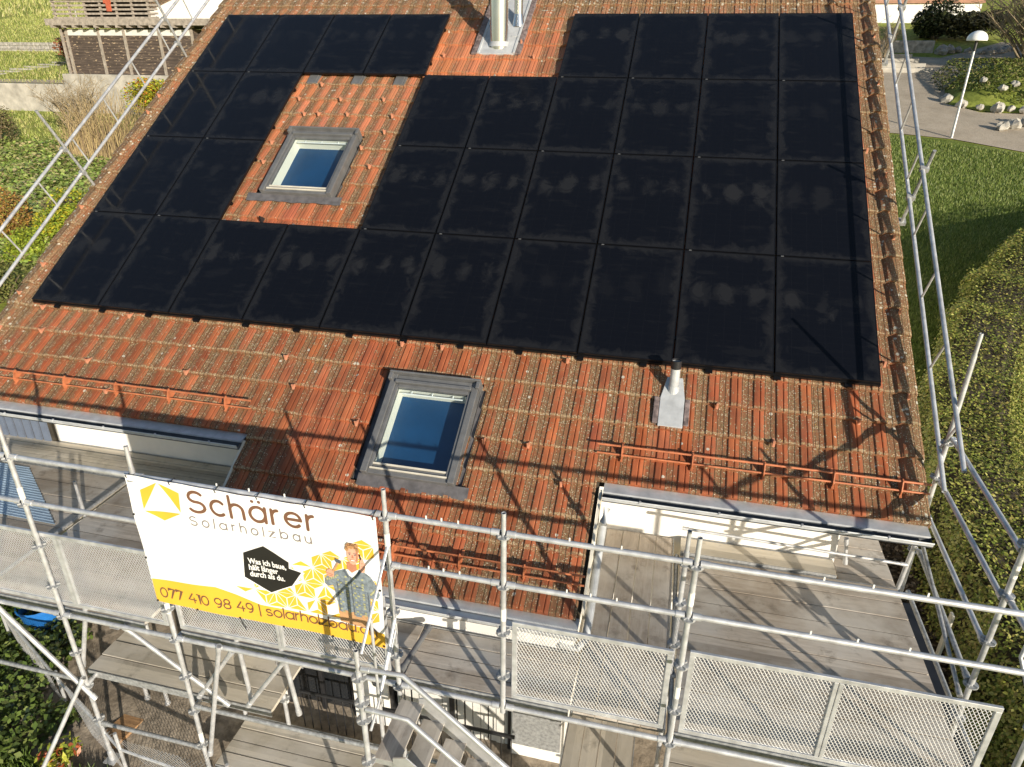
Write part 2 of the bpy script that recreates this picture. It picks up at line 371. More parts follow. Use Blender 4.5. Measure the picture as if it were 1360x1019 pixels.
def dup(root, loc, label=None):
    r = root.copy(); COL.objects.link(r); r.location = loc
    if label: r['label'] = label
    for ch in list(root.children):
        c = ch.copy(); COL.objects.link(c); c.parent = r
        for g in ch.children:
            d = g.copy(); COL.objects.link(d); d.parent = c
    return r

# ---------------------------------------------------------------- terrain
def smooth(a, b, x):
    t = min(1, max(0, (x-a)/(b-a))); return t*t*(3-2*t)
WY = 30.2                                            # line of the retaining wall on the left
def gz(x, y):
    if y < -3.5: return -4.4
    s = .13 + (.215-.13)*smooth(-3, 9, x)
    z = -4.4 + s*(y+3.5)
    if x < -9 and y > WY: z = max(z, 1.42 + .17*(y-WY))
    return z
def terrain():
    xs = sorted(set([-160, -120, -90] + [x for x in range(-70, 46, 2)] + [-3, 9, 60, 90, 140] + [-9.02, -8.98]))
    ys = sorted(set([-40, -25, -15, -10, -7, -5, -3.5] + [y for y in range(-3, 60, 2)] + [WY-.02, WY+.02] + [70, 90, 120, 170, 240]))
    mb = MB(); vs = [(x, y, gz(x, y)) for y in ys for x in xs]; w = len(xs)
    mb.add(vs, [(j*w+i, j*w+i+1, (j+1)*w+i+1, (j+1)*w+i) for j in range(len(ys)-1) for i in range(w-1)])
    return tag(mb.build('terrain', M['turf'], smooth=False), kind='structure')
terrain()
def sheet(name, pts, mat, off, sub=0):
    mb = MB(); mb.add([(x, y, gz(x, y)+off) for x, y in pts], [tuple(range(len(pts)))])
    return tag(mb.build(name, mat), kind='structure')
def grid_sheet(name, x0, x1, y0, y1, n, mat, off):
    mb = MB(); xs = np.linspace(x0, x1, n+1); ys = np.linspace(y0, y1, n+1)
    vs = [(x, y, gz(x, y)+off) for y in ys for x in xs]; w = n+1
    mb.add(vs, [(j*w+i, j*w+i+1, (j+1)*w+i+1, (j+1)*w+i) for j in range(n) for i in range(n)])
    return tag(mb.build(name, mat), kind='structure')
sheet('lawn', [(9.3, 3), (16, 3), (19, 1), (26, 3), (26, 17.6), (19.9, 19.4), (18.1, 20.5), (16.4, 20.95), (9.3, 22)], M['lawn'], .004)
grid_sheet('paving', 1.0, 12.4, -5.6, -.3, 16, M['paving'], .012)
grid_sheet('garden_bed', 11.2, 13.1, -3.4, 6.5, 10, M['litter'], .008)
sheet('road', [(9.5, 22.2), (16.4, 21.0), (18.1, 20.55), (19.95, 19.45), (26, 17.7), (26, 22.4), (21.3, 23.7), (19.8, 23.8), (18.8, 24.9),
               (19.3, 27), (20.4, 29.2), (22.5, 31.4), (27, 34), (24, 36), (21.9, 33.9), (20.4, 32.5), (17.5, 33.0), (9.5, 33)], M['asphalt'], .03)

# ---------------------------------------------------------------- house
house = thing('house', 'white rendered house with an orange clay tile roof covered in black solar panels', 'house', (6, 3, -4))
U0, U1, VR = -.38, 11.93, 8.6
MU0, MU1, MVE = 4.20, 8.60, -3.12                     # the middle part of the roof that runs lower down
TB = -.135                                           # pan level under the module plane

HOLES = [(2.79, 3.82, 2.50, 3.75), (5.94, 6.89, -1.88, -.71),
         (2.59, 2.70, 2.40, 3.90), (3.90, 3.95, 2.36, 3.84), (5.72, 5.85, -2.0, -.50), (6.975, 7.04, -1.97, -.62), (2.6, 3.95, 3.87, 3.91), (5.75, 7.0, -.57, -.51)]   # openings and gaps round them   # openings under the two roof windows
def tile_roof():
    mb = MB(); prof = [(0, .000), (.100, .000), (.106, .013), (.112, .016), (.162, .016), (.168, .013), (.171, .003), (.176, .003), (.180, .013), (.190, .015), (.240, .004), (.255, .0005)]
    k = len(prof)
    def tile(u, v0, v1, cut=None):
        j = rng.normal(0, .0018); tl = rng.normal(0, .0022); du = rng.normal(0, .0012)
        t = float(np.clip(rng.normal(1.0, .13), .62, 1.35)); g = t*float(np.clip(rng.normal(1, .05), .85, 1.2))
        if rng.random() < .035: t *= .62; g *= .62
        col = (t, g, g*float(np.clip(rng.normal(1, .08), .8, 1.3)))
        vs = []
        for (v, base) in ((v0-.014, .024), (v0-.011, .038), (v0+.02, .043), (v1+.01, .006)):
            for i, (x, h) in enumerate(prof):
                hh = h if base != .024 else h-.012
                vs.append((u+x+du, v, TB + base + hh + j + tl*(x/TW-.5)))
        lo = [(u+x+du, v0-.008, TB-.02) for x, h in prof]
        vs = lo + vs
        fs = [(r*k+i, r*k+i+1, (r+1)*k+i+1, (r+1)*k+i) for r in range(4) for i in range(k-1)]
        if any(u < b and u+TW > a and v0-.02 < d and v1+.02 > c for a, b, c, d in HOLES):
            fine = []                                # a tile beside a roof window is cut to the opening
            for f in fs:
                q = [Vector(vs[i]) for i in f]; nu = max(1, int((q[1]-q[0]).length/.03)); nv = max(1, int((q[3]-q[0]).length/.04))
                for a in range(nu):
                    for b in range(nv):
                        w_ = [(q[0].lerp(q[1], x)).lerp(q[3].lerp(q[2], x), y) for x, y in ((a/nu, b/nv), ((a+1)/nu, b/nv), ((a+1)/nu, (b+1)/nv), (a/nu, (b+1)/nv))]
                        m_ = (w_[0]+w_[2])/2
                        if not any(h[0] < m_.x < h[1] and h[2] < m_.y < h[3] for h in HOLES): fine.append(w_)
            for w_ in fine: mb.add(w_, [(0, 1, 2, 3)], 0, col)
            return
        mb.add(vs, fs, 0, col)
    n = math.ceil((U1-.22-U0)/TW)
    for c in range(-8, 23):
        v0 = V0 + c*CW
        for i in range(n):
            u = U0 + i*TW
            if u + TW > U1 - .05: continue
            inside = v0 > -1.68 or (MU0-.06 < u < MU1-.12 and v0 > MVE-.2)
            if not inside or v0 > VR: continue
            s0 = max(v0, MVE) if MU0-.06 < u < MU1-.12 else max(v0, EV); tile(u, s0, v0+CW)
    # verge tiles on the right edge: a rounded shoulder that turns down over the gable
    vp = [(0, .0), (.03, .03), (.07, .045), (.13, .04), (.19, .035), (.235, .012), (.245, -.06), (.235, -.11)]
    for c in range(-4, 22):
        v0 = max(V0 + c*CW, EV); t = float(np.clip(rng.normal(.85, .12), .6, 1.1)); col = (t, t*.95, t*.9)
        for u0, sgn in ((U1-.235, 1), (U0+.14, -1)):
            vs = []; j = rng.normal(0, .003)
            for (v, b) in ((v0-.012, 0), (v0-.008, .036), (v0+.05, .040), (v0+CW+.01, .010)):
                for (x, h) in vp: vs.append((u0+sgn*x+j, v, TB + (b + h if b else -.03 + min(h, 0))))
            kk = len(vp)
            fs = [(r*kk+i, r*kk+i+1, (r+1)*kk+i+1, (r+1)*kk+i) for r in range(3) for i in range(kk-1)]
            mb.add(vs, fs, 0, col)
    me_ = mb.build('roof', M['tile'], None)
    me_.parent = house; me_.location = -Vector(house.location); me_.rotation_euler = (SL, 0, 0)
    return me_
roof = tile_roof()
# roof deck under the tiles, rear slope, ridge
mb = MB()
us_ = [U0+.12, HOLES[0][0], HOLES[0][1], MU0+.02, HOLES[1][0], HOLES[1][1], MU1-.03, U1-.12]; vs_l = [MVE+.02, HOLES[1][2], -1.58, HOLES[1][3], HOLES[0][2], HOLES[0][3], VR]
for a, b_ in zip(us_[:-1], us_[1:]):
    for c_, d_ in zip(vs_l[:-1], vs_l[1:]):
        cu, cv = (a+b_)/2, (c_+d_)/2
        if any(h[0] < cu < h[1] and h[2] < cv < h[3] for h in HOLES[:2]): continue
        if cv < -1.58 and not (MU0 < cu < MU1-.03): continue
        mb.rbox(a, b_, c_, d_, -.30, TB-.012)
yr, zr = VR*CS, VR*SN
mb.add([(U0, yr, zr-.1), (U1, yr, zr-.1), (U1, yr+9, zr-.1-9*math.tan(SL)), (U0, yr+9, zr-.1-9*math.tan(SL))], [(0, 1, 2, 3)], 1)
und = mb.build('roof_underlay', [M['soil'], M['copper']], house)
mb = MB()
for i in range(31):
    u = U0 + i*.405
    a = RP(u, VR, TB+.05); mb.tube([a, a+Vector((.41, 0, 0))], [.115, .10], 12)
mb.build('ridge_tile_row', M['tile'], house, smooth=True)

# walls
WYF = -.60; WX0, WX1 = .05, 11.33
mb = MB()
mb.box((WX0, WYF, -4.8), (4.35, -.30, -.62)); mb.build('wall', M['white_wall'], house)
mb = MB(); mb.box((8.47, WYF, -4.8), (WX1, -.30, -.62))
mb.build('wall', M['white_wall'], house)
mb = MB(); mb.box((4.26, -2.715, -2.6), (8.56, -2.425, -1.90)); mb.box((4.35, -2.42, -2.6), (8.47, -2.12, -1.86)); mb.box((4.35, -2.12, -4.8), (4.60, -.6, -1.72)); mb.box((8.22, -2.12, -4.8), (8.47, -.6, -1.72))
mb.box((4.35, -2.42, -4.8), (4.95, -2.12, -2.602)); mb.box((7.86, -2.42, -4.8), (8.47, -2.12, -2.602)); mb.box((5.9, -2.42, -4.8), (6.35, -2.12, -2.602))
for a, b_ in ((-1.66, 7.2),):
    pass
mb.build('bay_wall', M['white_wall'], house)
mb = MB()
for x0, x1 in ((WX1-.25, WX1), (WX0, WX0+.25)):
    MB().prism([(x0, -.3, -4.8), (x0, 14, -4.8), (x0, 14, -.9), (x0, yr, zr-.5), (x0, -.3, -.62)], (x1-x0, 0, 0)).build('gable_wall', M['white_wall'], house)
for a in ((MU1-.012, MU1+.016, MVE+.06, -1.70, -.33, -.10), (MU0-.016, MU0+.012, MVE+.06, -1.70, -.33, -.10), (U1-.09, U1-.055, -1.57, VR, -.33, -.17), (U0+.03, U0+.06, -1.57, VR, -.33, -.17)):
    MB().rbox(*a).build('barge_board', M['cream'], house)       # boards under the verges
mb = MB(); mb.box((U0+.1, -1.36, -1.16), (4.19, -.62, -1.13)); mb.build('soffit', M['white_wall'], house)
mb = MB(); mb.box((8.62, -1.36, -1.16), (U1-.1, -.62, -1.13)); mb.build('soffit', M['white_wall'], house)
# windows of the lower storey, seen between the decks
def low_window(x0, x1, z0, z1, cur):
    mb = MB(); mb.box((x0, -2.30, z0), (x1, -2.27, z1)); w = mb.build('window', M['glass_dark'], house)
    mb = MB()
    for a in np.arange(x0+.08, x1-.08, .095):
        mb.box((a, -2.34+.02*random.random(), z0+.05), (a+.07+.03*random.random(), -2.315, z1-.1))
    if cur: mb.build('curtain', M['curtain'], w)
    mb = MB()
    for a in (x0, (x0+x1)/2, x1-.05): mb.box((a, -2.38, z0), (a+.05, -2.345, z1))
    mb.build('frame', M['plastic_black'], w)
mb = MB(); mb.box((7.88, -2.445, -3.95), (8.44, -2.422, -2.62)); mb.build('grey_shade_panel', M['galv_dark'], house)  # grey panel added over the white wall to stand for its shaded part
low_window(4.95, 5.9, -4.4, -2.62, False); low_window(6.35, 7.86, -4.4, -2.62, True)
mb = MB(); mb.tube([(6.3, -2.62, -3.62), (7.95, -2.62, -3.62)], .022, 8)
for a in np.arange(6.35, 7.95, .12): mb.box((a, -2.63, -4.38), (a+.009, -2.620, -3.63))
mb.build('balcony_railing', M['plastic_black'], house)
mb = MB(); mb.tube([(5.3, -2.62, -3.62), (6.2, -2.62, -3.62)], .02, 8)
for a in np.arange(5.3, 6.2, .11): mb.box((a, -2.63, -4.38), (a+.008, -2.620, -3.63))
mb.build('balcony_railing', M['plastic_black'], house)
mb = MB()
for i in range(9): mb.box((-1.0+i*.155, -.66, -2.03), (-.89+i*.155, -.63, -1.30))
mb.box((-1.1, -.628, -2.03), (.44, -.605, -1.28), 1)
mb.build('slatted_screen', [M['slat'], M['soil']], house)

# gutters
def gutter(x0, x1, v, ap, name='gutter'):
    e = RP(0, v, TB); y, z = e.y, e.z
    mb = MB()
    mb.extrude_x([(y+.03, z-.012), (y-.02, z-.014), (y-ap, z-.030), (y-ap-.002, z-.05)], x0, x1)
    c = y-ap-.052
    pr = [(c+.052, z-.040)] + [(c + .054*math.cos(t), z-.055 + .062*math.sin(t)) for t in np.linspace(0, -math.pi, 9)] + [(c-.056, z-.030), (c-.066, z-.024), (c-.072, z-.034), (c-.066, z-.044)]
    mb.extrude_x(pr[8:], x0, x1)
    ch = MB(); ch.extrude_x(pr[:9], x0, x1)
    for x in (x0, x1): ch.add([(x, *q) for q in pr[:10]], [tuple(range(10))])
    g = mb.build(name, M['zinc'], house, smooth=True); ch.build('channel', M['shaded_old_zinc'], g, smooth=True)
    mb = MB()
    n = max(2, int((x1-x0)/.75))
    for i in range(n):
        x = x0 + (i+.5)*(x1-x0)/n; mb.box((x-.010, c-.078, z-.046), (x+.010, c-.045, z-.020))
    mb.build('gutter_clip', M['zinc'], g)
    mb = MB(); mb.box((x0+.01, y-ap+.02, z-.16), (x1-.01, y-ap+.04, z-.06)); mb.build('fascia', M['white_wall'], g)
    return g
gutter(U0, 4.19, EV, .155); gutter(8.63, U1-.02, EV, .155); gutter(4.22, 8.58, MVE, .105)
mb = MB()
a = RP(8.70, -1.78, -.14)
mb.tube([(8.70, -1.58, -1.10), (8.68, -1.66, -1.22), RP(8.665, -2.05, -.30), RP(8.665, -2.98, -.27), (8.66, -2.62, -1.99), (8.60, -2.70, -2.03), (8.42, -2.72, -2.02)], .042, 12)
mb.build('downpipe', M['zinc'], house, smooth=True)

# roof windows
def skylight(u0, u1, v0, v1, fl):
    t = .03; fw = .078
    mb = MB()                                        # outer cladding frame
    mb.rbox(u0, u0+fw, v0, v1, TB, t); mb.rbox(u1-fw, u1, v0, v1, TB, t)
    mb.rbox(u0+fw, u1-fw, v0, v0+.07, TB, t-.03); mb.rbox(u0+fw, u1-fw, v1-.13, v1-.085, TB, t+.03); mb.rbox(u0+fw, u1-fw, v1-.084, v1-.006, TB, t-.012)
    mb.rbox(u0-.02, u1+.02, v1-.005, v1+.022, TB, t+.052); mb.rbox(u0-.02, u0+.03, v1-.10, v1-.006, TB+.02, t+.046); mb.rbox(u1-.03, u1+.02, v1-.10, v1-.006, TB+.02, t+.046)
    s = mb.build('skylight', M['frame_grey'], house, bevel=.008)
    a, b, c, d = u0+fw, u1-fw, v0+.07, v1-.13
    mb = MB(); sw = .040
    mb.rbox(a, a+sw, c, d, TB+.02, t-.022); mb.rbox(b-sw, b, c, d, TB+.02, t-.022)
    mb.rbox(a+sw, b-sw, c, c+.05, TB+.02, t-.040); mb.rbox(a+sw, b-sw, d-.045, d, TB+.02, t-.014)
    mb.build('sash', M['frame_grey'], s, bevel=.006)
    mb = MB(); mb.rbox(a+sw, b-sw, c+.052, c+.072, t-.055, t-.030); mb.rbox(a+.02, b-.02, c-.012, c+.004, t-.03, t-.012)
    mb.build('trim_bar', M['cream'], s)
    ga, gb, gc, gd = a+sw, b-sw, c+.05, d-.045
    mb = MB(); mb.add([RP(ga, gc, t-.05), RP(gb, gc, t-.05), RP(gb, gd, t-.05), RP(ga, gd, t-.05)], [(0, 1, 2, 3)])
    mb.build('pane', M['pane'], s)
    dep = -.25; ga += .004; gb -= .004; gc += .004; gd -= .004
    mb = MB()
    mb.add([RP(ga, gc, t-.07), RP(ga, gd, t-.07), RP(ga, gd, dep), RP(ga, gc, dep)], [(0, 1, 2, 3)])
    mb.add([RP(gb, gc, t-.07), RP(gb, gd, t-.07), RP(gb, gd, dep), RP(gb, gc, dep)], [(3, 2, 1, 0)])
    mb.add([RP(ga, gd, t-.07), RP(gb, gd, t-.07), RP(gb, gd, dep), RP(ga, gd, dep)], [(0, 1, 2, 3)])
    mb.add([RP(ga, gc, t-.07), RP(gb, gc, t-.07), RP(gb, gc, dep), RP(ga, gc, dep)], [(3, 2, 1, 0)])
    mb.build('lining', M['lining'], s)
    mb = MB(); mb.rbox(ga, gb, gc, gd, dep-.02, dep+.035)
    mb.build('sky_backing', M['sky_backing'], s)  # added backing that carries the painted sky reflection
    mb = MB(); mb.tube([RP(ga+.05, gd-.05, t-.075), RP(gb-.05, gd-.05, t-.075)], .009, 8)
    for q in (.2, .5, .8): mb.tube([RP(ga+(gb-ga)*q, gd-.01, t-.07), RP(ga+(gb-ga)*q, gd-.05, t-.075)], .007, 6)
    mb.build('handle_bar', M['lamp_white'], s)
    mb = MB()                                        # flashing apron below and side gutters
    n = 24; uu = np.linspace(u0-.10+fl, u1+.17, n+1)
    low = [v0-.13-.006*math.sin(i*1.7)-.008*math.sin(i*.63) for i in range(n+1)]
    for i in range(n):
        h = lambda u: TB+.066
        mb.add([RP(uu[i], low[i], h(0)-.012), RP(uu[i+1], low[i+1], h(0)-.012), RP(uu[i+1], v0+.01, h(0)+.01), RP(uu[i], v0+.01, h(0)+.01)], [(0, 1, 2, 3)])
    mb.rbox(u0-.13, u0-.002, v0-.04, v1+.09, TB-.011, TB-.006); mb.rbox(u1+.002, u1+.07, v0-.04, v1+.04, TB-.011, TB-.006)
    mb.build('flashing', M['lead'], s, smooth=True)
    return s
skylight(2.70, 3.91, 2.45, 3.87, -.12); skylight(5.85, 6.98, -1.93, -.59, .06)

# flue, vent, ventilation tiles
mb = MB(); a = RP(5.70, 6.40, TB); mb.tube([a+Vector((0, 0, -.1)), a+Vector((0, 0, 2.6))], .158, 28)
fl = mb.build('flue_pipe', M['stainless'], house, smooth=True)
mb = MB(); mb.tube([a+Vector((0, 0, .02)), a+Vector((0, 0, .10))], [.19, .162], 28, cap=False)
mb.build('collar', M['zinc'], fl, smooth=True)
mb = MB(); b_ = RP(5.93, 7.0, TB); mb.tube([b_+Vector((0, 0, -.1)), b_+Vector((0, 0, 1.5))], .075, 20); mb.tube([b_+Vector((0, 0, .02)), b_+Vector((0, 0, .22))], [.12, .08], 20, cap=False)
mb.build('thin_flue_pipe', M['stainless'], house, smooth=True)
mb = MB()
mb.rbox(5.40, 6.00, 6.13, 8.4, TB-.01, TB+.064); mb.rbox(5.36, 5.402, 6.14, 8.4, TB, TB+.082); mb.rbox(5.998, 6.04, 6.14, 8.4, TB, TB+.082)
mb.rbox(5.88, 5.995, 6.62, 6.66, TB+.065, TB+.075)
mb.build('flue_flashing', M['zinc'], house, bevel=.01)
for u0, u1 in ((5.25, 5.357), (6.043, 6.14)):
    mb = MB()
    for v in (6.13, 6.53, 6.94, 7.34, 7.74): mb.rbox(u0, u1, v, v+.41, TB, TB+.070+.004*(v > 6.3))
    mb.build('flue_lead', M['purple_lead'], house, bevel=.01)
mb = MB(); a = RP(9.27, -.36, TB)
mb.pipe(a, a+Vector((0, .0, .42)), .055, .006, 18); v_ = mb.build('vent_pipe', M['zinc'], house, smooth=True)
mb = MB(); mb.pipe(a+Vector((0, 0, .34)), a+Vector((0, 0, .44)), .061, .008, 18); mb.build('vent_cap', M['plastic_black'], v_, smooth=True)
mb = MB(); mb.prism([RP(9.13, -.83, TB), RP(9.41, -.83, TB), RP(9.41, -.45, TB), RP(9.37, -.16, TB), RP(9.19, -.16, TB), RP(9.13, -.45, TB)], RP(0, 0, .062)-RP(0, 0, 0)); mb.tube([a+Vector((0, 0, -.03)), a+Vector((0, 0, .12))], [.078, .058], 18, cap=False)
mb.build('vent_flashing', M['zinc'], v_, bevel=.006)
for u in (9.065, 9.415): MB().rbox(u, u+.06, -.80, -.45, TB, TB+.068).build('vent_lead', M['purple_lead'], v_, bevel=.006)
for u in (2.42, 3.27, 4.06):
    mb = MB(); mb.rbox(u, u+.17, 5.23, 5.62, TB+.01, TB+.070); mb.rbox(u+.17, u+.20, 5.23, 5.62, TB+.01, TB+.060)
    mb.build('ventilation_tile', M['frame_grey'], house, bevel=.008)
mb = MB(); mb.prism([RP(2.93, 1.98, TB+.03), RP(2.93, 1.86, TB+.03), RP(2.93, 1.90, TB+.16)], (.02, 0, 0)); mb.build('cable_gland', M['plastic_black'], house)

# snow hooks
HK = [(0.21,-0.04),(1.69,-0.04),(0.44,-0.44),(1.46,-0.84),(4.3,-0.44),(4.57,-0.86),(5.81,-0.05),(6.35,-0.04),(7.98,-0.05),(5.57,-1.26),(7.18,-1.28),(7.71,-1.26),(8.16,-1.68),(9.78,-0.46),(11.29,-0.46),(11.82,-0.07),(11.6,0.34),(2.75,5.21),(2.46,4.81),(3.24,4.82),(4.03,4.84),(2.71,4.41),(2.98,4.42),(3.5,4.43),(4.31,4.42),(4.29,4.02),(4.02,3.62),(4.3,3.2),(2.4,3.67),(2.44,3.2),(6.11,6.48),(6.4,6.07),(4.78,6.09),(11.84,2.34),(11.82,1.13),(11.81,3.49),(11.6,3.97),(-.3,5.55),(-.34,4.79),(-.32,4.32),(-.31,1.96),(-.28,.74),(-.33,.17),(-.27,-.46),(11.83,5.5),(11.84,6.7),(2.0,-1.26),(3.0,-.84),(10.4,-.86)]
mb = MB(); w = .013
mb.add([(-w, .05, 0), (w, .05, 0), (w, -.035, .012), (-w, -.035, .012)], [(0, 1, 2, 3)])
mb.prism([(-w, -.035, .010), (-w, -.07, .012), (-w, -.045, .085), (-w, -.035, .085)], (2*w, 0, 0))
mb.prism([(-.004, .03, .006), (-.004, -.04, .010), (-.004, -.04, .075)], (.008, 0, 0))
hook = None
for u, v in HK:
    if hook is None: o = hook = mb.build('snow_hook', M['hook'], None)
    else: o = hook.copy(); COL.objects.link(o)
    o.parent = roof; o.location = (u, v, TB+.045); o.rotation_euler = (0, 0, random.uniform(-.12, .12))
# pipe snow guards
def snow_guard(u0, u1, v, us):
    mb = MB(); h = TB+.05
    mb.tube([RP(u0, v, h+.10), RP(u1, v, h+.10)], .0120, 8); mb.tube([RP(u0, v-.075, h+.035), RP(u1, v-.075, h+.035)], .0105, 8)
    g = mb.build('snow_guard', M['copper'], house, smooth=True)
    for u in us:
        mb = MB()
        mb.obox(RP(u-.013, v+.10, h-.01), Vector((.026, 0, 0)), RP(0, -.24, .0), RP(0, 0, .012)-RP(0, 0, 0))
        mb.prism([RP(u-.006, v+.03, h), RP(u-.006, v-.12, h), RP(u-.006, v-.10, h+.055), RP(u-.006, v-.015, h+.125), RP(u-.006, v+.02, h+.12)], (.012, 0, 0))
        mb.build('bracket', M['copper'], g)
snow_guard(-.6, 4.13, -1.21, [-.3, .55, 1.35, 2.15, 2.95, 3.78])
snow_guard(8.50, 11.93, -1.20, [8.78, 9.55, 10.30, 11.0, 11.66])
snow_guard(4.5, 8.58, -2.72, [4.9, 5.7, 6.5, 7.25, 7.95])

# ---------------------------------------------------------------- solar panels
ORD = ['first', 'second', 'third', 'fourth', 'fifth', 'sixth', 'seventh', 'eighth', 'ninth', 'tenth']
rows = [list(range(10)), [0, 1, 4, 5, 6, 7, 8, 9], [0, 1, 4, 5, 6, 7, 8, 9], [0, 1, 2, 3, 6, 7, 8, 9]]
def plabel(r, c):
    if r == 0: return 'black solar panel in the long lowest row, %s from the left' % ORD[c]
    nm = {1: 'second row up', 2: 'third row up', 3: 'top row'}[r]
    if r in (1, 2):
        if c < 2: return 'black solar panel in the %s, %s' % (nm, ['at the left roof edge', 'just left of the roof window'][c])
        return 'black solar panel in the %s, %s right of the window' % (nm, ORD[c-4])
    if c < 4: return 'black solar panel in the %s, %s from the left, left of the steel flue' % (nm, ORD[c])
    return 'black solar panel in the %s, %s to the right of the steel flue' % (nm, ORD[c-6])
proto = None; g = .009
for r, cs in enumerate(rows):
    for c in cs:
        loc = RP(c*PX, r*PY, 0)
        if proto is None:
            proto = thing('solar_panel', plabel(r, c), 'solar panel', loc, 'black solar panels on the roof'); proto.rotation_euler = (SL, 0, 0)
            mb = MB(); x0, x1, y0, y1 = g, PX-g, g, PY-g; f = .011
            mb.box((x0, y0, -.038), (x1, y0+f, .001)); mb.box((x0, y1-f, -.038), (x1, y1, .001)); mb.box((x0, y0+f, -.038), (x0+f, y1-f, .001)); mb.box((x1-f, y0+f, -.038), (x1, y1-f, .001))
            mb.box((x0+f, y0+f, -.036), (x1-f, y1-f, -.032))
            mb.build('frame', M['black_alu'], proto, local=True)
            mb = MB(); mb.box((x0+f, y0+f, -.006), (x1-f, y1-f, -.001)); mb.build('glass', M['module'], proto, local=True)
            mb = MB(); mb.box((.06, PY-.012, -.012), (.095, PY+.002, .003)); mb.build('clamp', M['frame_grey'], proto, local=True)
        else: dup(proto, loc, plabel(r, c))
# mounting rails below the module field
mr = thing('mounting_rails', 'black mounting rails and hooks under the solar panels', 'rails', RP(5, 1, TB))
for v in (.015, .40, 1.40, 2.2, 3.2, 4.0, 5.0, 5.8, 6.8):
    segs = [(0.0, 11.54)] if v < 1.8 else ([(0, 2.31), (4.62, 11.54)] if v < 5.41 else [(0, 4.62), (6.92, 11.54)])
    for a, b_ in segs:
        mb = MB(); mb.rbox(a, b_, v-.02, v+.02, -.078, -.040); mb.build('rail', M['black_alu'], mr)
for u in np.arange(.38, 11.5, .77): MB().rbox(u, u+.08, -.05, .10, TB+.02, -.06).build('roof_hook', M['black_alu'], mr)

# ---------------------------------------------------------------- scaffold
scaf = thing('scaffold', 'galvanised steel scaffold with plank decks standing round the house eaves', 'scaffold', (7, -3.5, -4.4))
YO = -3.5; R = .02415
rosette_me = None
def rosette(parent, p):
    global rosette_me
    if rosette_me is None:
        mb = MB(); mb.tube([(0, 0, -.005), (0, 0, .005)], .062, 16)
        for k in range(4):
            a = k*math.pi/2 + math.pi/4; d = Vector((math.cos(a), math.sin(a), 0)); t = Vector((-d.y, d.x, 0))
            mb.obox(d*.030 - t*.010 + Vector((0, 0, .005)), d*.030, t*.020, Vector((0, 0, .016)))
        rosette_me = mb.build('rosette', M['galv_dark'], parent, local=True); o = rosette_me
    else: o = rosette_me.copy(); COL.objects.link(o); o.parent = parent
    o.location = Vector(p) - world_loc(parent)
def standard(x, y, z0, z1, ros=(), stick=None, base=True):
    mb = MB(); mb.pipe((x, y, z0), (x, y, z1-.22), R); mb.pipe((x, y, z1-.24), (x, y, z1), .0195)
    if base: mb.box((x-.075, y-.075, z0-.01), (x+.075, y+.075, z0)); mb.tube([(x, y, z0), (x, y, z0+.12)], .036, 10)
    o = mb.build('standard', M['galv'], scaf, smooth=True)
    for z in ros: rosette(o, (x, y, z))
    if stick:
        for z, mt in stick:
            mb = MB(); mb.tube([(x, y, z), (x, y, z+.13)], R+.0012, 12, cap=False); mb.build('sticker', M[mt], o)
    return o
zr_ = [-.17, -.68, -1.19, -1.70, -2.10, -2.62, -3.13, -3.65]
standard(3.24, YO, -4.33, .19, zr_, [(-.62, 'white_label')]); standard(4.60, YO, -4.38, .16, zr_, [(-1.75, 'white_label'), (-3.6, 'white_label')])
standard(7.02, YO, -4.38, .105, zr_, [(-.46, 'white_label'), (-1.45, 'white_label')]); standard(8.03, YO, -2.16, .05, zr_[:4], [(-1.05, 'white_label')], base=False)
standard(9.525, YO, -4.38, .09, zr_, [(-.55, 'white_label'), (-1.55, 'white_label')]); standard(12.07, YO, -4.38, .10, zr_)
standard(.67, YO, -4.35, .1, zr_); standard(14.6, YO, -4.35, .0, zr_)
standard(12.07, -2.60, -4.36, .02, zr_[:6], [(-.50, 'white_label')]); standard(12.03, -.82, -3.85, .95, [-.25, -.66, -1.15, -1.6])
standard(9.50, -2.75, -4.36, -.40, [-.75, -1.2, -1.7, -2.1]); standard(7.02, -4.22, -4.38, -.93, [-1.22, -1.50, -1.70, -2.2, -2.7])
standard(5.19, -2.78, -4.36, -2.98, [-3.6]); standard(4.58, -2.75, -4.36, -2.95, [-3.55]); standard(3.12, -2.72, -4.33, -3.4, ()); standard(2.15, -2.0, -3.9, -1.55, ())
standard(3.42, -2.72, -4.35, -2.1, (-2.7,)); standard(6.42, -2.78, -4.36, -2.2, (-3.0,))
def bar(name, pts, r=R, mat='galv', parent=None, ends=True):
    mb = MB(); mb.tube(pts, r, 10)
    if ends:
        for a, b_ in ((pts[0], pts[1]), (pts[-1], pts[-2])):
            a, b_ = Vector(a), Vector(b_); d = (b_-a).normalized(); mb.tube([a, a+d*.07], r*1.25, 10)
    return mb.build(name, M[mat], parent or scaf, smooth=True)
bays = [.67, 3.24, 4.60, 7.02, 8.03, 9.525, 12.07, 14.6]
for z in (-.145, -.66):
    for a, b_ in zip(bays[:-1], bays[1:]):
        o = bar('guard_rail', [(a+.03, YO, z), (b_-.03, YO, z)])
        if a in (4.60, 7.02, 8.03, 9.525):
            mb = MB()
            for q in (.35, .48, .62): mb.box((a+(b_-a)*q, YO-.003, z+R), (a+(b_-a)*q+.012, YO+.003, z+R+.03))
            mb.build('wedge_pin', M['white_label'], o)
for a, b_ in zip(bays[:-1], bays[1:]): bar('ledger', [(a+.03, YO, -2.085), (b_-.03, YO, -2.085)])
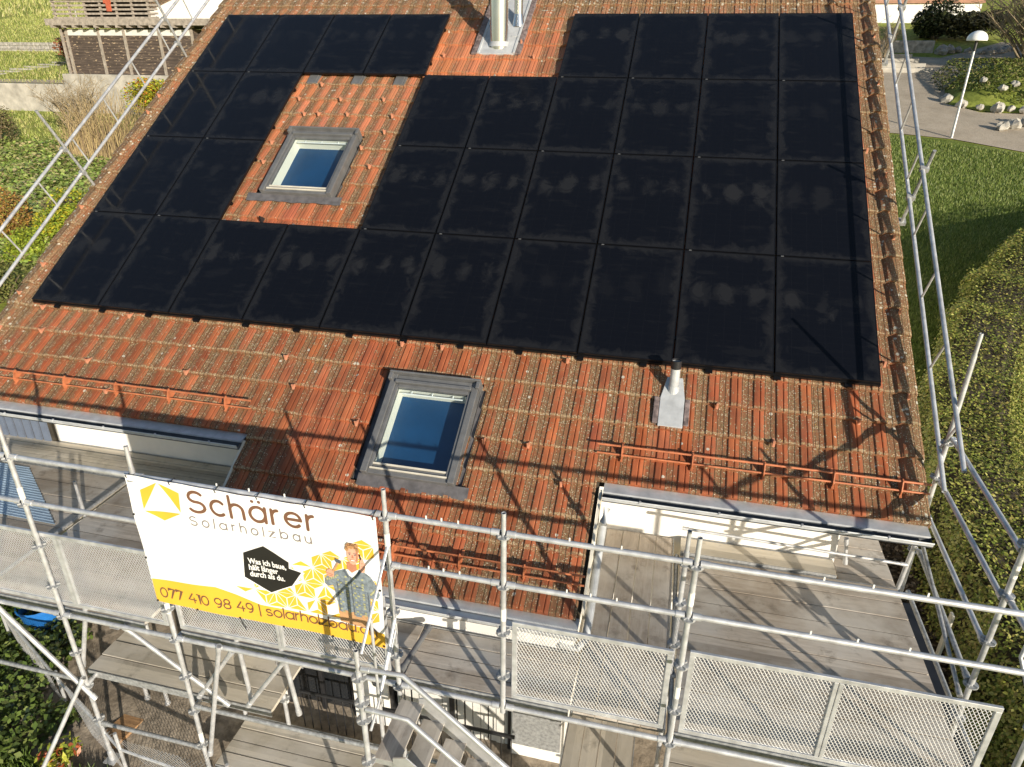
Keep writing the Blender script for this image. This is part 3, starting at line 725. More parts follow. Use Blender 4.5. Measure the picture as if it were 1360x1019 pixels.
for a, b_, z in ((4.60, 7.02, -3.06), (3.24, 4.60, -3.72), (7.02, 9.525, -3.06), (9.525, 12.07, -3.06), (4.6, 7.02, -4.08), (.67, 3.24, -3.06)): bar('ledger', [(a+.03, YO, z), (b_-.03, YO, z)], mat='galv_dark')
for x in bays[1:-1]: bar('transom', [(x, YO+.03, -2.12), (x, -2.68 if x not in (9.525, 12.07, 3.24) else -.9, -2.12)], mat='galv_dark')
bar('transom', [(4.60, YO, -3.10), (4.60, -2.7, -3.10)]); bar('transom', [(3.24, YO, -3.10), (3.24, -2.7, -3.10)])
bar('brace', [(3.93, YO+.04, -2.12), (5.03, YO+.04, -2.98)]); bar('brace', [(2.30, YO-.05, -1.95), (3.36, YO-.05, -3.25)], .026)
bar('brace', [(3.28, YO-.05, -2.95), (2.75, -4.35, -4.4)]); bar('brace', [(3.46, YO+.1, -2.0), (3.2, YO+.05, -2.9)])
bar('brace', [(4.66, YO+.05, -2.96), (5.23, YO+.02, -2.13)]); bar('brace', [(5.27, YO+.03, -2.90), (5.82, YO+.02, -2.10)]); bar('brace', [(5.24, YO+.1, -2.0), (5.25, YO+.12, -2.95)])
bar('brace', [(5.735, YO+.1, -2.0), (5.80, YO+.12, -2.98)]); bar('brace', [(5.12, YO-.02, -2.05), (4.68, YO-.02, -3.78)])
bar('brace', [(7.09, -2.84, -1.98), (7.02, YO+.05, -1.97)], .028, 'frame_grey')
# side guards on the right end
for z in (-.2, -.70): bar('guard_rail', [(12.06, -.85, z+.02), (12.07, -2.57, z-.05)])
bar('guard_rail', [(12.05, -.85, -1.12), (12.06, -2.57, -1.24)]); bar('guard_rail', [(12.02, -.98, -1.5), (12.05, -2.57, -1.68)], mat='galv_dark')
for z in (-.17, -.68): bar('guard_rail', [(12.07, -2.63, z), (12.07, YO+.03, z)])
bar('guard_rail', [(9.54, -1.02, -1.62), (11.95, -.98, -1.70)], .018); bar('brace', [(12.0, -.9, -1.35), (11.97, -.86, -2.2)]); bar('brace', [(11.99, -1.0, -1.32), (11.99, -2.66, -1.80)], .02, 'galv_dark')
bar('brace', [(11.37, -.70, -1.66), (11.42, -.72, -2.0)], .022)
# curved hand loops of the stair exit at the right
for dx in (0, .22):
    bar('hand_loop', [(12.30+dx, -2.7-dx, -.75), (12.28+dx, -2.72-dx, -1.2), (12.33+dx, -2.9-dx, -1.42), (12.42+dx, -3.15-dx, -1.5)], .017, ends=False)

def deck(x0, x1, y0, y1, z, mat, along='x', w=.3, th=.045, name='deck'):
    mb = MB()
    if along == 'x':
        n = max(1, round((y1-y0)/w)); s = (y1-y0)/n
        for i in range(n): mb.box((x0, y0+i*s+.007, z-th+random.uniform(-.004, .004)), (x1, y0+(i+1)*s-.007, z+random.uniform(-.005, .005)))
    else:
        n = max(1, round((x1-x0)/w)); s = (x1-x0)/n
        for i in range(n): mb.box((x0+i*s+.004, y0, z-th), (x0+(i+1)*s-.004, y1, z+random.uniform(-.005, .005)))
    o = mb.build(name, M[mat], scaf)
    if along == 'x':
        for y in (y0-.012, y1+.002): MB().box((x0, y, z-.09), (x1, y+.010, z+.002)).build('edge_profile', M['galv_dark'], o)
    else:
        for x in (x0-.012, x1+.002): MB().box((x, y0, z-.09), (x+.010, y1, z+.002)).build('edge_profile', M['galv_dark'], o)
    return o
deck(-.55, 2.12, -3.42, -1.16, -2.06, 'deck_x'); deck(2.18, 4.18, -3.42, -1.16, -2.06, 'deck_x')
deck(-1.2, 4.18, -1.12, -.63, -1.98, 'beige_x', w=.12)
deck(4.62, 7.0, -3.42, -2.76, -2.06, 'deck_x'); deck(7.04, 8.62, -3.42, -2.76, -2.06, 'deck_x', w=.16)
deck(8.66, 9.47, -3.42, -.64, -2.06, 'deck_y', 'y', .22); deck(9.56, 11.93, -3.42, -.96, -2.06, 'deck_x', w=.235); deck(9.56, 11.30, -.92, -.64, -2.03, 'beige_x')
MB().box((11.975, -3.35, -2.42), (12.20, -.75, -2.40)).build('dark_gap_strip', M['plastic_black'], scaf)  # dark strip added in place of the shade beside the deck
deck(11.38, 12.0, -.90, 4.5, -2.2, 'deck_x', w=.27)
deck(3.13, 5.45, -3.36, -2.70, -3.05, 'beige_x', w=.22); deck(4.64, 7.0, -3.44, -2.78, -4.05, 'beige_x', w=.16)
deck(8.56, 9.24, -3.4, -1.2, -3.05, 'beige_y', 'y', .17); deck(9.6, 12.0, -3.42, -1.3, -3.05, 'beige_x', w=.24)
mb = MB(); mb.tube([(2.15, -1.15, -2.02), (2.15, -3.4, -2.02)], .022, 8); mb.build('joint_tube', M['galv_dark'], scaf)
mb = MB()
mb.prism([(.0, -1.26, -2.05), (.55, -1.26, -2.05), (1.95, -2.26, -2.05), (.95, -2.24, -2.05)], (0, 0, .006))
for i in range(22): t = i/21; a = Vector((0, -1.26, -2.044)).lerp(Vector((.95, -2.24, -2.044)), t); b_ = Vector((.55, -1.26, -2.044)).lerp(Vector((1.95, -2.26, -2.044)), t); mb.tube([a, b_], .007, 5)
mb.build('ribbed_steel_deck', M['blue_shade_steel'], scaf)  # ribbed steel decking, tinted blue for the sky light in its shade

# stair
stx, stz = 7.06, -2.19
mb = MB()
for y in (-3.575, -4.205):
    mb.prism([(7.24, y, stz+.06), (7.36, y, stz+.10), (9.60, y, stz-2.10), (9.60, y, stz-2.30), (7.24, y, stz-.08)], (0, .012, 0))
st = mb.build('stair', M['alu'], scaf)
for k in range(11):
    x = stx + .215*k; z = stz - .2*k; w = .225 if k == 0 else .205
    mb = MB(); mb.box((x, -4.19, z-.025), (x+w, -3.57, z))
    o = mb.build('tread', M['tread'], st)
    mb = MB(); mb.box((x+.004, -4.195, z-.06), (x+w-.004, -4.188, z-.002)); mb.box((x, -4.19, z-.055), (x+.008, -3.57, z-.003)); mb.build('nosing', M['alu'], o)
bar('handrail', [(7.05, -4.22, -1.12), (7.40, -4.22, -1.10), (9.6, -4.22, -3.18)], .0215, 'alu', st); bar('handrail', [(7.05, -4.22, -1.57), (7.41, -4.22, -1.59), (9.6, -4.22, -3.65)], .0215, 'alu', st)
bar('stair_guard', [(7.05, -4.2, -.98), (7.06, -3.6, -.40), (7.06, -3.56, -1.5)], .013, 'galv', st, False); bar('stair_guard', [(7.06, -4.0, -.80), (7.06, -4.0, -1.7), (7.06, -3.56, -1.2)], .013, 'galv', st, False)
bar('stair_guard', [(7.06, -4.2, -1.85), (7.06, -4.02, -1.75), (7.06, -3.56, -1.33)], .013, 'galv', st, False)

# ---- expanded metal guard panels, hung on the scaffold
def mesh_guard(x0, x1, z0, z1, label, y=YO+.045, mid=True):
    t = thing('mesh_guard', label, 'guard panel', ((x0+x1)/2, y, z0), 'expanded metal guard panels along the deck edge')
    fw = .045
    mb = MB()
    mb.box((x0, y-.014, z0), (x1, y+.014, z0+fw)); mb.box((x0, y-.014, z1-fw), (x1, y+.014, z1))
    mb.box((x0, y-.013, z0+fw), (x0+fw, y+.013, z1-fw)); mb.box((x1-fw, y-.013, z0+fw), (x1, y+.013, z1-fw))
    if mid: xm = (x0+x1)/2; mb.box((xm-.035, y-.016, z0+fw), (xm-.003, y+.016, z1-fw)); mb.box((xm+.003, y-.016, z0+fw), (xm+.035, y+.016, z1-fw))
    mb.build('frame', M['galv'], t, bevel=.004)
    cw, ch = .031, .0265; mb = MB()
    spans = [(x0+fw, (x0+x1)/2-.035), ((x0+x1)/2+.035, x1-fw)] if mid else [(x0+fw, x1-fw)]
    for a, b_ in spans:
        nx = int((b_-a)/(cw/2)); nz = int((z1-z0-2*fw)/ch)
        cwx = (b_-a)/nx; chz = (z1-z0-2*fw)/nz
        for j in range(nz+1):
            zc = z0+fw + j*chz; vs = []; fs = []
            for i in range(nx+1):
                z = zc + (chz*.43 if (i+j) % 2 else -chz*.43); z = min(max(z, z0+fw), z1-fw)
                x = a+i*cwx
                vs += [(x, y-.0014, z-.0038), (x, y+.0006, z+.0034), (x, y+.0014, z+.0038), (x, y-.0006, z-.0034)]
            for i in range(nx):
                p = i*4; q = p+4
                for k in range(4): fs.append((p+k, p+(k+1) % 4, q+(k+1) % 4, q+k))
            mb.add(vs, fs)
    mb.build('mesh', M['bright_mesh'], t)
mesh_guard(9.585, 11.86, -2.0, -1.06, 'double mesh guard panel at the right end of the deck, beside the scaffold corner')
mesh_guard(8.10, 9.455, -2.0, -1.09, 'single mesh guard panel just right of the stair opening', mid=False)
mesh_guard(4.66, 6.93, -1.98, -1.06, 'mesh guard panel half hidden behind the advertising banner')
mesh_guard(2.32, 4.52, -1.98, -1.05, 'mesh guard panel left of the banner, with a middle frame bar')
mesh_guard(.75, 2.25, -1.98, -1.05, 'mesh guard panel cut off by the left edge of the photo')

# ---------------------------------------------------------------- gable lattice girders
def girder(name, label, x, v0, v1, h0, h1, ph, posts):
    t = thing('lattice_girder', label, 'girder', RP(x, v0, h0), 'lattice girders along the gable edges')
    mb = MB(); mb.pipe(RP(x, v1, h0), RP(x, v0, h0), .0242); mb.build('lower_chord', M['galv'], t, smooth=True)
    mb = MB(); mb.pipe(RP(x, v1, h1), RP(x, v0, h1), .0242); mb.build('upper_chord', M['galv'], t, smooth=True)
    v = ph
    while v < v1:
        if v > v0: mb = MB(); mb.tube([RP(x, v, h0), RP(x, v+.02, h1)], .0135, 8); mb.build('rung', M['galv'], t, smooth=True)
        v += 1.0
    for v, a, b_ in posts:
        mb = MB(); mb.tube([RP(x+.05, v, a), RP(x+.05, v+.03, b_)], .022, 8)
        for h in (h0, h1): mb.obox(RP(x-.03, v-.03, h-.03), Vector((.10, 0, 0)), RP(0, .06, 0), RP(0, 0, .06)-RP(0, 0, 0))
        mb.obox(RP(x-.10, v-.04, a-.03), Vector((.20, 0, 0)), RP(0, .10, 0), RP(0, 0, .05)-RP(0, 0, 0))
        mb.build('bracket_post', M['galv_dark'], t)
    return t
girder('lattice_girder', 'galvanised lattice girder along the right roof edge, above the lawn', 12.0, -1.31, 8.7, .12, .59, -.83, [(2.85, -.32, .85), (6.35, -.32, .9)])
girder('lattice_girder', 'galvanised lattice girder along the left roof edge, in front of the barn', -.42, -1.6, 8.7, .20, .67, -1.32, [(2.43, -.14, 1.36), (5.95, -.15, 1.4), (-.9, -.14, 1.3)])
mb = MB(); mb.box((12.2, 2.30, -2.75), (12.5, 2.42, -2.6))

# ---------------------------------------------------------------- banner
BX, BZ, BY = 4.52, -1.62, YO-.055
ban = thing('banner', 'white and yellow solar carpentry advertising banner tied to the scaffold rail', 'banner', (BX, BY, BZ))
def bp(x, z, k=0):                                   # the cloth hangs in slack folds between its ties
    top = max(0, min(1, z/1.5)); f = .016*math.sin(2.3*x+.6)*(1-top**3) + .0055*math.sin(10*x+6.5*z)*(.35+top*(1-top)*2) + .004*math.sin(15*x-11*z)*top
    return (BX+x, BY-.0018*k-f, BZ+z)
import bmesh
def fine_poly(p, step=.11):                           # triangles small enough to follow the folds
    bm = bmesh.new(); bm.faces.new([bm.verts.new((x, 0, z)) for x, z in p]); bmesh.ops.triangulate(bm, faces=bm.faces[:])
    for _ in range(6):
        e = [q for q in bm.edges if q.calc_length() > step]
        if not e: break
        bmesh.ops.subdivide_edges(bm, edges=e, cuts=1); bmesh.ops.triangulate(bm, faces=[f for f in bm.faces if len(f.verts) > 3])
    bm.verts.index_update(); r = [(v.co.x, v.co.z) for v in bm.verts], [[v.index for v in f.verts] for f in bm.faces]; bm.free(); return r
def flat(name, polys, mat, k):
    mb = MB()
    for i, p in enumerate(polys):
        vs, fs = fine_poly(p); mb.add([bp(x, z, k+.05*(i % 9)) for x, z in vs], fs)
    return mb.build(name, M[mat], ban)
mb = MB(); cl = [(.04, 1.515), (1.2, 1.487), (2.44, 1.478), (2.435, .7), (2.425, .02), (1.2, .045), (.055, .075), (.04, .8)]
vs, fs = fine_poly(cl); mb.add([bp(x, z) for x, z in vs], fs); mb.add([bp(x, z, -1.5) for x, z in vs], [f[::-1] for f in fs]); mb.build('cloth', M['banner'], ban, smooth=True)
flat('logo', [[(.172, 1.374), (.371, 1.486), (.171, 1.171)], [(.385, 1.481), (.578, 1.406), (.564, 1.204)], [(.172, 1.157), (.561, 1.192), (.364, 1.079)]], 'print_yellow', 2)
band = [(.055, .078), (1.2, .048), (2.424, .023), (2.426, .20), (1.2, .27), (.96, .34), (.752, .392), (.4, .376), (.055, .353)]
flat('printed_band', [band], 'print_yellow', 1)
# triangle pattern
def in_pat(x, z):
    hill = np.interp(x, [.70, .96, 1.14, 1.58, 1.85, 2.07, 2.27, 2.44], [.38, .56, .60, .92, 1.06, 1.20, 1.31, 1.40])
    low = np.interp(x, [.7, .96, 1.2, 2.43], [.38, .34, .27, .20]); return low < z < hill
polys = []; sd = .205; hgt = sd*.866; rr = random.Random(3)
for j in range(10):
    for i in range(26):
        x0 = .55 + i*sd/2; z0 = .10 + j*hgt; upw = (i+j) % 2 == 0
        tri = [(x0, z0), (x0+sd, z0), (x0+sd/2, z0+hgt)] if upw else [(x0+sd, z0+hgt), (x0, z0+hgt), (x0+sd/2, z0)]
        cx = sum(p[0] for p in tri)/3; cz = sum(p[1] for p in tri)/3
        for a in range(3):                             # every triangle is split into three facets
            sub = [tri[a], tri[(a+1) % 3], (cx, cz)]
            sx = sum(p[0] for p in sub)/3; sz = sum(p[1] for p in sub)/3
            if rr.random() < .34: continue
            q = [(sx+(px-sx)*.86, sz+(pz-sz)*.86) for px, pz in sub]
            if all(in_pat(*p) and p[0] < 2.425 for p in q): polys.append(q)
flat('printed_pattern', polys, 'print_yellow', 1)
flat('speech_bubble', [[(1.116, .86), (1.333, .973), (1.562, .835), (1.554, .765), (1.669, .735), (1.560, .68), (1.556, .564), (1.332, .44), (1.09, .584)]], 'print_black', 3)
flat('bubble_edge', [[(1.104, .867), (1.333, .987), (1.575, .842), (1.567, .77), (1.70, .735), (1.572, .67), (1.569, .557), (1.332, .425), (1.077, .577)]], 'print_white', 2)
# stroke lettering
def arc(cx, cy, rx, ry, a0, a1, n=14): return [(cx+rx*math.cos(math.radians(a)), cy+ry*math.sin(math.radians(a))) for a in np.linspace(a0, a1, n)]
G = {
 'o': ([arc(.5, .5, .5, .5, 0, 360, 26)], 1.0), 'c': ([arc(.5, .5, .5, .5, 48, 312, 20)], .9), 'a': ([arc(.5, .5, .5, .5, 0, 360, 26), [(1.0, 1), (1.0, 0)]], 1.0),
 'ä': ([arc(.5, .5, .5, .5, 0, 360, 26), [(1.0, 1), (1.0, 0)], [(.25, 1.38), (.27, 1.38)], [(.68, 1.38), (.70, 1.38)]], 1.0),
 'h': ([[(0, 0), (0, 1.5)], arc(.42, .56, .42, .44, 180, 0, 12) + [(.84, 0)]], .84), 'l': ([[(0, 0), (0, 1.5)]], .0), 'r': ([[(0, 0), (0, 1)], arc(.42, .55, .42, .45, 180, 92, 8)], .42),
 'e': ([[(.02, .52), (.98, .52)] , arc(.5, .5, .49, .5, 2, 318, 22)], .98), 'b': ([arc(.5, .5, .5, .5, 0, 360, 26), [(0, 0), (0, 1.5)]], 1.0),
 'u': ([[(0, 1)] + arc(.42, .44, .42, .44, 180, 360, 12) + [(.84, 1)], [(.84, 1), (.84, 0)]], .84), 'z': ([[(0, .97), (.75, .97), (0, .03), (.78, .03)]], .78),
 's': ([arc(.34, .74, .32, .25, 30, 180, 8)[0:] + arc(.36, .74, .34, .24, 190, 270, 5) + arc(.36, .26, .34, .24, 80, 0, 5) + arc(.36, .26, .36, .25, -10, -150, 9)], .72),
 'S': ([arc(.5, 1.06, .46, .36, 35, 180, 9) + arc(.5, 1.06, .46, .34, 190, 268, 6) + arc(.5, .36, .48, .36, 88, 0, 7) + arc(.5, .36, .50, .36, -8, -152, 11)], 1.0),
 '0': ([arc(.46, .7, .46, .7, 0, 360, 26)], .92), '7': ([[(0, 1.2), (0, 1.4), (.82, 1.4), (.25, 0)]], .82), '4': ([[(.62, 1.4), (0, .42), (1.0, .42)], [(.76, .75), (.76, 0)]], 1.0),
 '1': ([[(0, 1.4), (.3, 1.4), (.3, 0)]], .32), '9': ([arc(.44, .94, .44, .46, 0, 360, 22), arc(.38, .86, .50, .86, 5, -100, 12)], .9),
 '8': ([arc(.44, 1.05, .36, .35, 0, 360, 20), arc(.44, .36, .44, .36, 0, 360, 22)], .88), '.': ([[(.04, .04), (.06, .04)]], .1), '|': ([[(0, -.3), (0, 1.5)]], .0), ' ': ([], .30)}
def lettering(name, text, x0, x1, z0, xh, sw, mat, k, gap, space=.55):
    adv = [space if ch == ' ' else G[ch][1] for ch in text]
    tot = sum(adv)*xh; nat = len(text)-1
    tr = ((x1-x0) - tot)/nat                          # tracking that fills the measured width
    mb = MB(); x = x0; r = sw/2
    for ch, a in zip(text, adv):
        for li, line in enumerate(G[ch][0]):
            P = [Vector((x+px*xh, z0+pz*xh)) for px, pz in line]
            L = []; Rr = []
            for i, p in enumerate(P):
                d = (P[min(i+1, len(P)-1)] - P[max(i-1, 0)]).normalized(); n = Vector((-d.y, d.x))
                if 0 < i < len(P)-1:
                    d1 = (P[i]-P[i-1]).normalized(); n1 = Vector((-d1.y, d1.x)); c = max(.45, n.dot(n1)); n = n/c
                L.append(p+n*r); Rr.append(p-n*r)
            vs = [bp(*q, k+.3*li) for q in L+Rr]; m = len(P)
            mb.add(vs, [(i, i+1, m+i+1, m+i) for i in range(m-1)])
            for e in (P[0], P[-1]):
                mb.add([bp(e.x+r*math.cos(t), e.y+r*math.sin(t), k+.12+.3*li) for t in np.linspace(0, 2*math.pi, 10, endpoint=False)], [tuple(range(10))])
        x += a*xh + tr
    return mb.build(name, M[mat], ban)
lettering('company_lettering', 'Schärer', .665, 1.865, 1.235, .148, .031, 'print_brown', 2, 0)
lettering('subtitle_lettering', 'Solarholzbau', .640, 1.815, 1.085, .066, .0125, 'print_grey', 2, 0)
lettering('phone_lettering', '077 410 98 49 | solarholzbau.ch', .125, 2.345, .152, .078, .0145, 'print_brown', 3, 0, .35)
def textmesh(name, body, x, z, size, width, mat, k, bold=0.0):
    cu = D.curves.new(name, 'FONT'); cu.body = body; cu.size = size; cu.offset = bold; cu.resolution_u = 3
    o = D.objects.new(name, cu); COL.objects.link(o)
    bpy.context.view_layer.update(); me = D.meshes.new_from_object(o.evaluated_get(bpy.context.evaluated_depsgraph_get())); D.objects.remove(o)
    co = np.array([v.co[:] for v in me.vertices]); w_ = co[:, 0].max()-co[:, 0].min(); s = width/w_
    p = MB(); p.add([bp(x+(a-co[:, 0].min())*s, z+b*1.0, k) for a, b, _ in co], [tuple(q.vertices) for q in me.polygons]); return p.build(name, M[mat], ban)
textmesh('slogan_lettering', 'Was ich baue,', 1.150, .748, .088, .378, 'print_white', 4, .0022)
textmesh('slogan_lettering', 'hält länger', 1.149, .676, .088, .290, 'print_white', 4, .0022)
textmesh('slogan_lettering', 'durch als du.', 1.149, .604, .088, .345, 'print_white', 4, .0022)
# printed portrait: a laughing man in a checked shirt, tool over one shoulder, phone at his ear
def ell(cx, cz, rx, rz, n=20, a0=0, a1=360): return [(cx+rx*math.cos(math.radians(t)), cz+rz*math.sin(math.radians(t))) for t in np.linspace(a0, a1, n, endpoint=(a1-a0 < 360))]
pp = thing_child = None
def blend(poly, dx=0, dz=0, k=1.0): return [(x*k+dx, z*k+dz) for x, z in poly]
flat('portrait_trousers', [[(1.995, .39), (2.31, .38), (2.32, .235), (2.16, .225), (2.00, .25)]], 'print_tan', 3)
flat('portrait_shirt', [[(2.105, .872), (2.05, .845), (1.995, .82), (1.945, .79), (1.895, .72), (1.885, .665), (1.915, .635), (1.965, .655), (2.01, .70), (2.005, .37), (2.15, .335), (2.305, .35), (2.315, .60), (2.345, .585), (2.395, .60), (2.415, .65), (2.395, .74), (2.345, .83), (2.30, .86), (2.245, .885)]], 'print_shirt', 3)
chk = []; chd = []; rr = random.Random(5)
for i in range(11):
    for j in range(17):
        x = 2.012 + i*.0265 + .002*math.sin(j); z = .365 + j*.0275
        if x > 2.285 or z > .80: continue
        q = [(x, z), (x+.021, z+.001), (x+.021, z+.019), (x, z+.018)]
        if (i % 3 == 0 and j % 2) or (j % 4 == 0 and i % 2): chk.append(q)
        elif rr.random() < .22: chd.append(q)
for i in range(5): chk.append([(1.91+.022*i, .70+.012*i), (1.925+.022*i, .705+.012*i), (1.925+.022*i, .735+.012*i), (1.91+.022*i, .73+.012*i)]); chk.append([(2.325+.012*i, .63+.03*i*.5), (2.342+.012*i, .63+.03*i*.5), (2.342+.012*i, .655+.03*i*.5), (2.325+.012*i, .65+.03*i*.5)])
flat('portrait_check', chk, 'print_check', 4); flat('portrait_check_dark', chd, 'print_slate2', 4)
flat('portrait_shirt_seam', [[(2.150, .80), (2.158, .80), (2.155, .35), (2.146, .35)], [(2.298, .36), (2.307, .36), (2.314, .62), (2.304, .66)], [(2.008, .38), (2.016, .38), (2.016, .70), (2.008, .70)], [(2.05, .70), (2.115, .70), (2.115, .692), (2.05, .692)], [(2.19, .70), (2.26, .70), (2.26, .692), (2.19, .692)], [(2.105, .872), (2.14, .79), (2.125, .785), (2.09, .85)], [(2.245, .885), (2.195, .79), (2.21, .785), (2.258, .865)]], 'print_slate', 5)
flat('portrait_tshirt', [[(2.115, .875), (2.235, .885), (2.20, .82), (2.165, .79), (2.14, .81)]], 'print_white', 4)
flat('portrait_neck', [[(2.135, .96), (2.215, .96), (2.222, .885), (2.17, .845), (2.13, .885)]], 'print_skin_dark', 5)
flat('portrait_face', [[(2.145, 1.10), (2.142, 1.03), (2.150, .985), (2.170, .948), (2.192, .938), (2.215, .948), (2.238, .985), (2.248, 1.03), (2.248, 1.10), (2.195, 1.135)]], 'print_skin', 6)
flat('portrait_hand', [[(1.955, .845), (1.985, .835), (1.998, .80), (1.99, .765), (1.955, .748), (1.925, .765), (1.918, .80), (1.93, .83)]], 'print_skin', 6)
flat('portrait_hand', [[(2.258, .99), (2.272, 1.015), (2.288, 1.01), (2.300, .965), (2.303, .92), (2.292, .875), (2.262, .87), (2.248, .905), (2.250, .95)]], 'print_skin', 7)
flat('portrait_finger_shade', [[(1.925, .80), (1.99, .79), (1.99, .786), (1.925, .795)], [(1.925, .778), (1.985, .77), (1.985, .766), (1.925, .774)], [(2.268, .935), (2.290, .94), (2.290, .936), (2.268, .931)], [(2.266, .965), (2.286, .972), (2.286, .968), (2.266, .961)], [(2.232, 1.09), (2.248, 1.09), (2.240, .99), (2.226, .97)]], 'print_skin_dark', 8)
hp = []
rr = random.Random(9)
for i in range(15):
    a = math.radians(8+i*164/14); hp.append(ell(2.197+.050*math.cos(a), 1.092+.060*math.sin(a), .017, .019, 9))
for i in range(9): hp.append(ell(2.155+.011*i, 1.140+.014*math.sin(i*1.7), .017, .018, 8))
flat('portrait_hair', hp, 'print_hair', 8); flat('portrait_hair_dark', [ell(2.15+.013*i+.004*(i % 3), 1.115+.038*math.sin(.4+i*.38)+.008*(i % 2), .008, .006, 7) for i in range(8)], 'print_brown', 10)
flat('portrait_features', [ell(2.173, 1.050, .0075, .004), ell(2.221, 1.048, .0075, .004), [(2.160, 1.066), (2.185, 1.070), (2.185, 1.065), (2.160, 1.061)], [(2.209, 1.069), (2.234, 1.064), (2.234, 1.059), (2.209, 1.064)]], 'print_slate', 9)
flat('portrait_mouth', [[(2.170, .995), (2.224, .995), (2.214, .977), (2.197, .971), (2.180, .977)]], 'print_skin_dark', 9); flat('portrait_teeth', [[(2.176, .994), (2.218, .994), (2.21, .985), (2.184, .985)]], 'print_white', 10)
flat('portrait_nose', [[(2.194, 1.045), (2.200, 1.045), (2.208, 1.014), (2.188, 1.014)]], 'print_skin_dark', 9)
flat('portrait_phone', [[(2.250, 1.055), (2.264, 1.062), (2.276, .985), (2.262, .98)]], 'print_black', 6)
flat('portrait_tool', [[(2.03, .985), (2.085, .965), (2.078, .932), (2.028, .948)]], 'print_slate', 9); flat('portrait_tool_handle', [[(2.048, .955), (2.064, .950), (1.985, .79), (1.968, .80)]], 'print_tan', 5)
mb = MB()                                             # ties and eyelets
for x, z in ((.06, 1.505), (.5, 1.50), (.95, 1.49), (1.35, 1.487), (1.8, 1.48), (2.42, 1.472)):
    mb.tube([bp(x, z-.02, 2), bp(x, z+.01, 8), (BX+x, YO-.03, -.12), (BX+x+.006, YO, -.105), (BX+x, YO+.03, -.14)], .005, 5)
for x, z in ((.05, 1.1), (.05, .6), (.065, .09), (.5, .07), (.95, .06), (1.4, .045), (1.9, .04), (2.41, .05), (2.42, .7)): mb.tube([bp(x, z, 1), bp(x, z, 5)], .011, 8)
for x in (.95, 2.1, 2.12): mb.tube([bp(x, .05, 3), (BX+x+.02, BY+.02, BZ-.12), (BX+x+.05, BY-.02, BZ-.02)], .004, 5)
mb.build('cable_tie_row', M['cable'], ban)

# ---------------------------------------------------------------- vegetation
def leaf_mesh(name, P, size, cols, mat, parent=None, up=.5, aspect=.5, jitter=.35, nrm=None):
    P = np.asarray(P, float); n = len(P)
    if parent is not None: P = P - np.array(world_loc(parent))
    d = rng.normal(size=(n, 3)); d /= np.linalg.norm(d, axis=1)[:, None]
    nn = rng.normal(size=(n, 3)); nn /= np.linalg.norm(nn, axis=1)[:, None]; nn[:, 2] = np.abs(nn[:, 2]) + up
    if nrm is not None: nn = nn*.8 + nrm
    nn /= np.linalg.norm(nn, axis=1)[:, None]
    a = np.cross(nn, d); a /= np.linalg.norm(a, axis=1)[:, None] + 1e-9; b = np.cross(nn, a)
    s = size*(1+rng.uniform(-jitter, jitter, n))[:, None]
    v = np.stack([P - a*s*.5, P + b*s*aspect*.5 + nn*s*.06, P + a*s*.5, P - b*s*aspect*.5 + nn*s*.06], 1).reshape(-1, 3)
    me = D.meshes.new(name); me.vertices.add(4*n); me.vertices.foreach_set('co', v.ravel())
    me.loops.add(4*n); me.loops.foreach_set('vertex_index', np.arange(4*n, dtype=np.int32))
    me.polygons.add(n); me.polygons.foreach_set('loop_start', np.arange(0, 4*n, 4, dtype=np.int32))
    me.update(calc_edges=True)
    cols = np.array(cols); c = cols[rng.integers(0, len(cols), n)]*(1+rng.uniform(-.3, .3, (n, 1)))
    c = np.repeat(np.concatenate([c, np.ones((n, 1))], 1), 4, 0)
    ca = me.color_attributes.new('tint', 'FLOAT_COLOR', 'POINT'); ca.data.foreach_set('color', c.ravel())
    me.materials.append(mat); o = D.objects.new(name, me); COL.objects.link(o)
    if parent is not None: o.parent = parent
    return o
def blob_pts(n, c, r, shell=.55, lumps=7, seed=0):
    g_ = np.random.default_rng(seed); cs = g_.normal(size=(lumps, 3)); cs /= np.linalg.norm(cs, axis=1)[:, None]; cs *= g_.uniform(.25, .62, (lumps, 1))
    rs = g_.uniform(.35, .60, lumps); k = g_.integers(0, lumps, n)
    d = g_.normal(size=(n, 3)); d /= np.linalg.norm(d, axis=1)[:, None]
    q = cs[k] + d*(rs[k][:, None])*(shell + (1-shell)*g_.random((n, 1))**.6)
    p = q*np.array(r) + np.array(c); return p
def shrub(name, label, cat, x, y, r, n, size, cols, mat='leaf', lumps=9, seed=0, group=None, asp=.55):
    z = gz(x, y); t = thing(name, label, cat, (x, y, z), group)
    p = blob_pts(n, (x, y, z+r[2]*.85), r, .5, lumps, seed); p = p[p[:, 2] > z+.02]
    leaf_mesh('foliage', p, size, cols, M[mat], t, aspect=asp)
    mb = MB(); g_ = random.Random(seed)
    for k in range(7):
        a = g_.uniform(0, 6.28); q = Vector((x+math.cos(a)*r[0]*.5, y+math.sin(a)*r[1]*.5, z+r[2]*g_.uniform(.7, 1.3)))
        mb.tube([(x+math.cos(a)*.08, y+math.sin(a)*.08, z-.05), (x*.5+q.x*.5+.05, y*.5+q.y*.5, z+(q.z-z)*.55), q], [.03, .02, .006], 6)
    mb.build('stem', M['bark'], t); return t
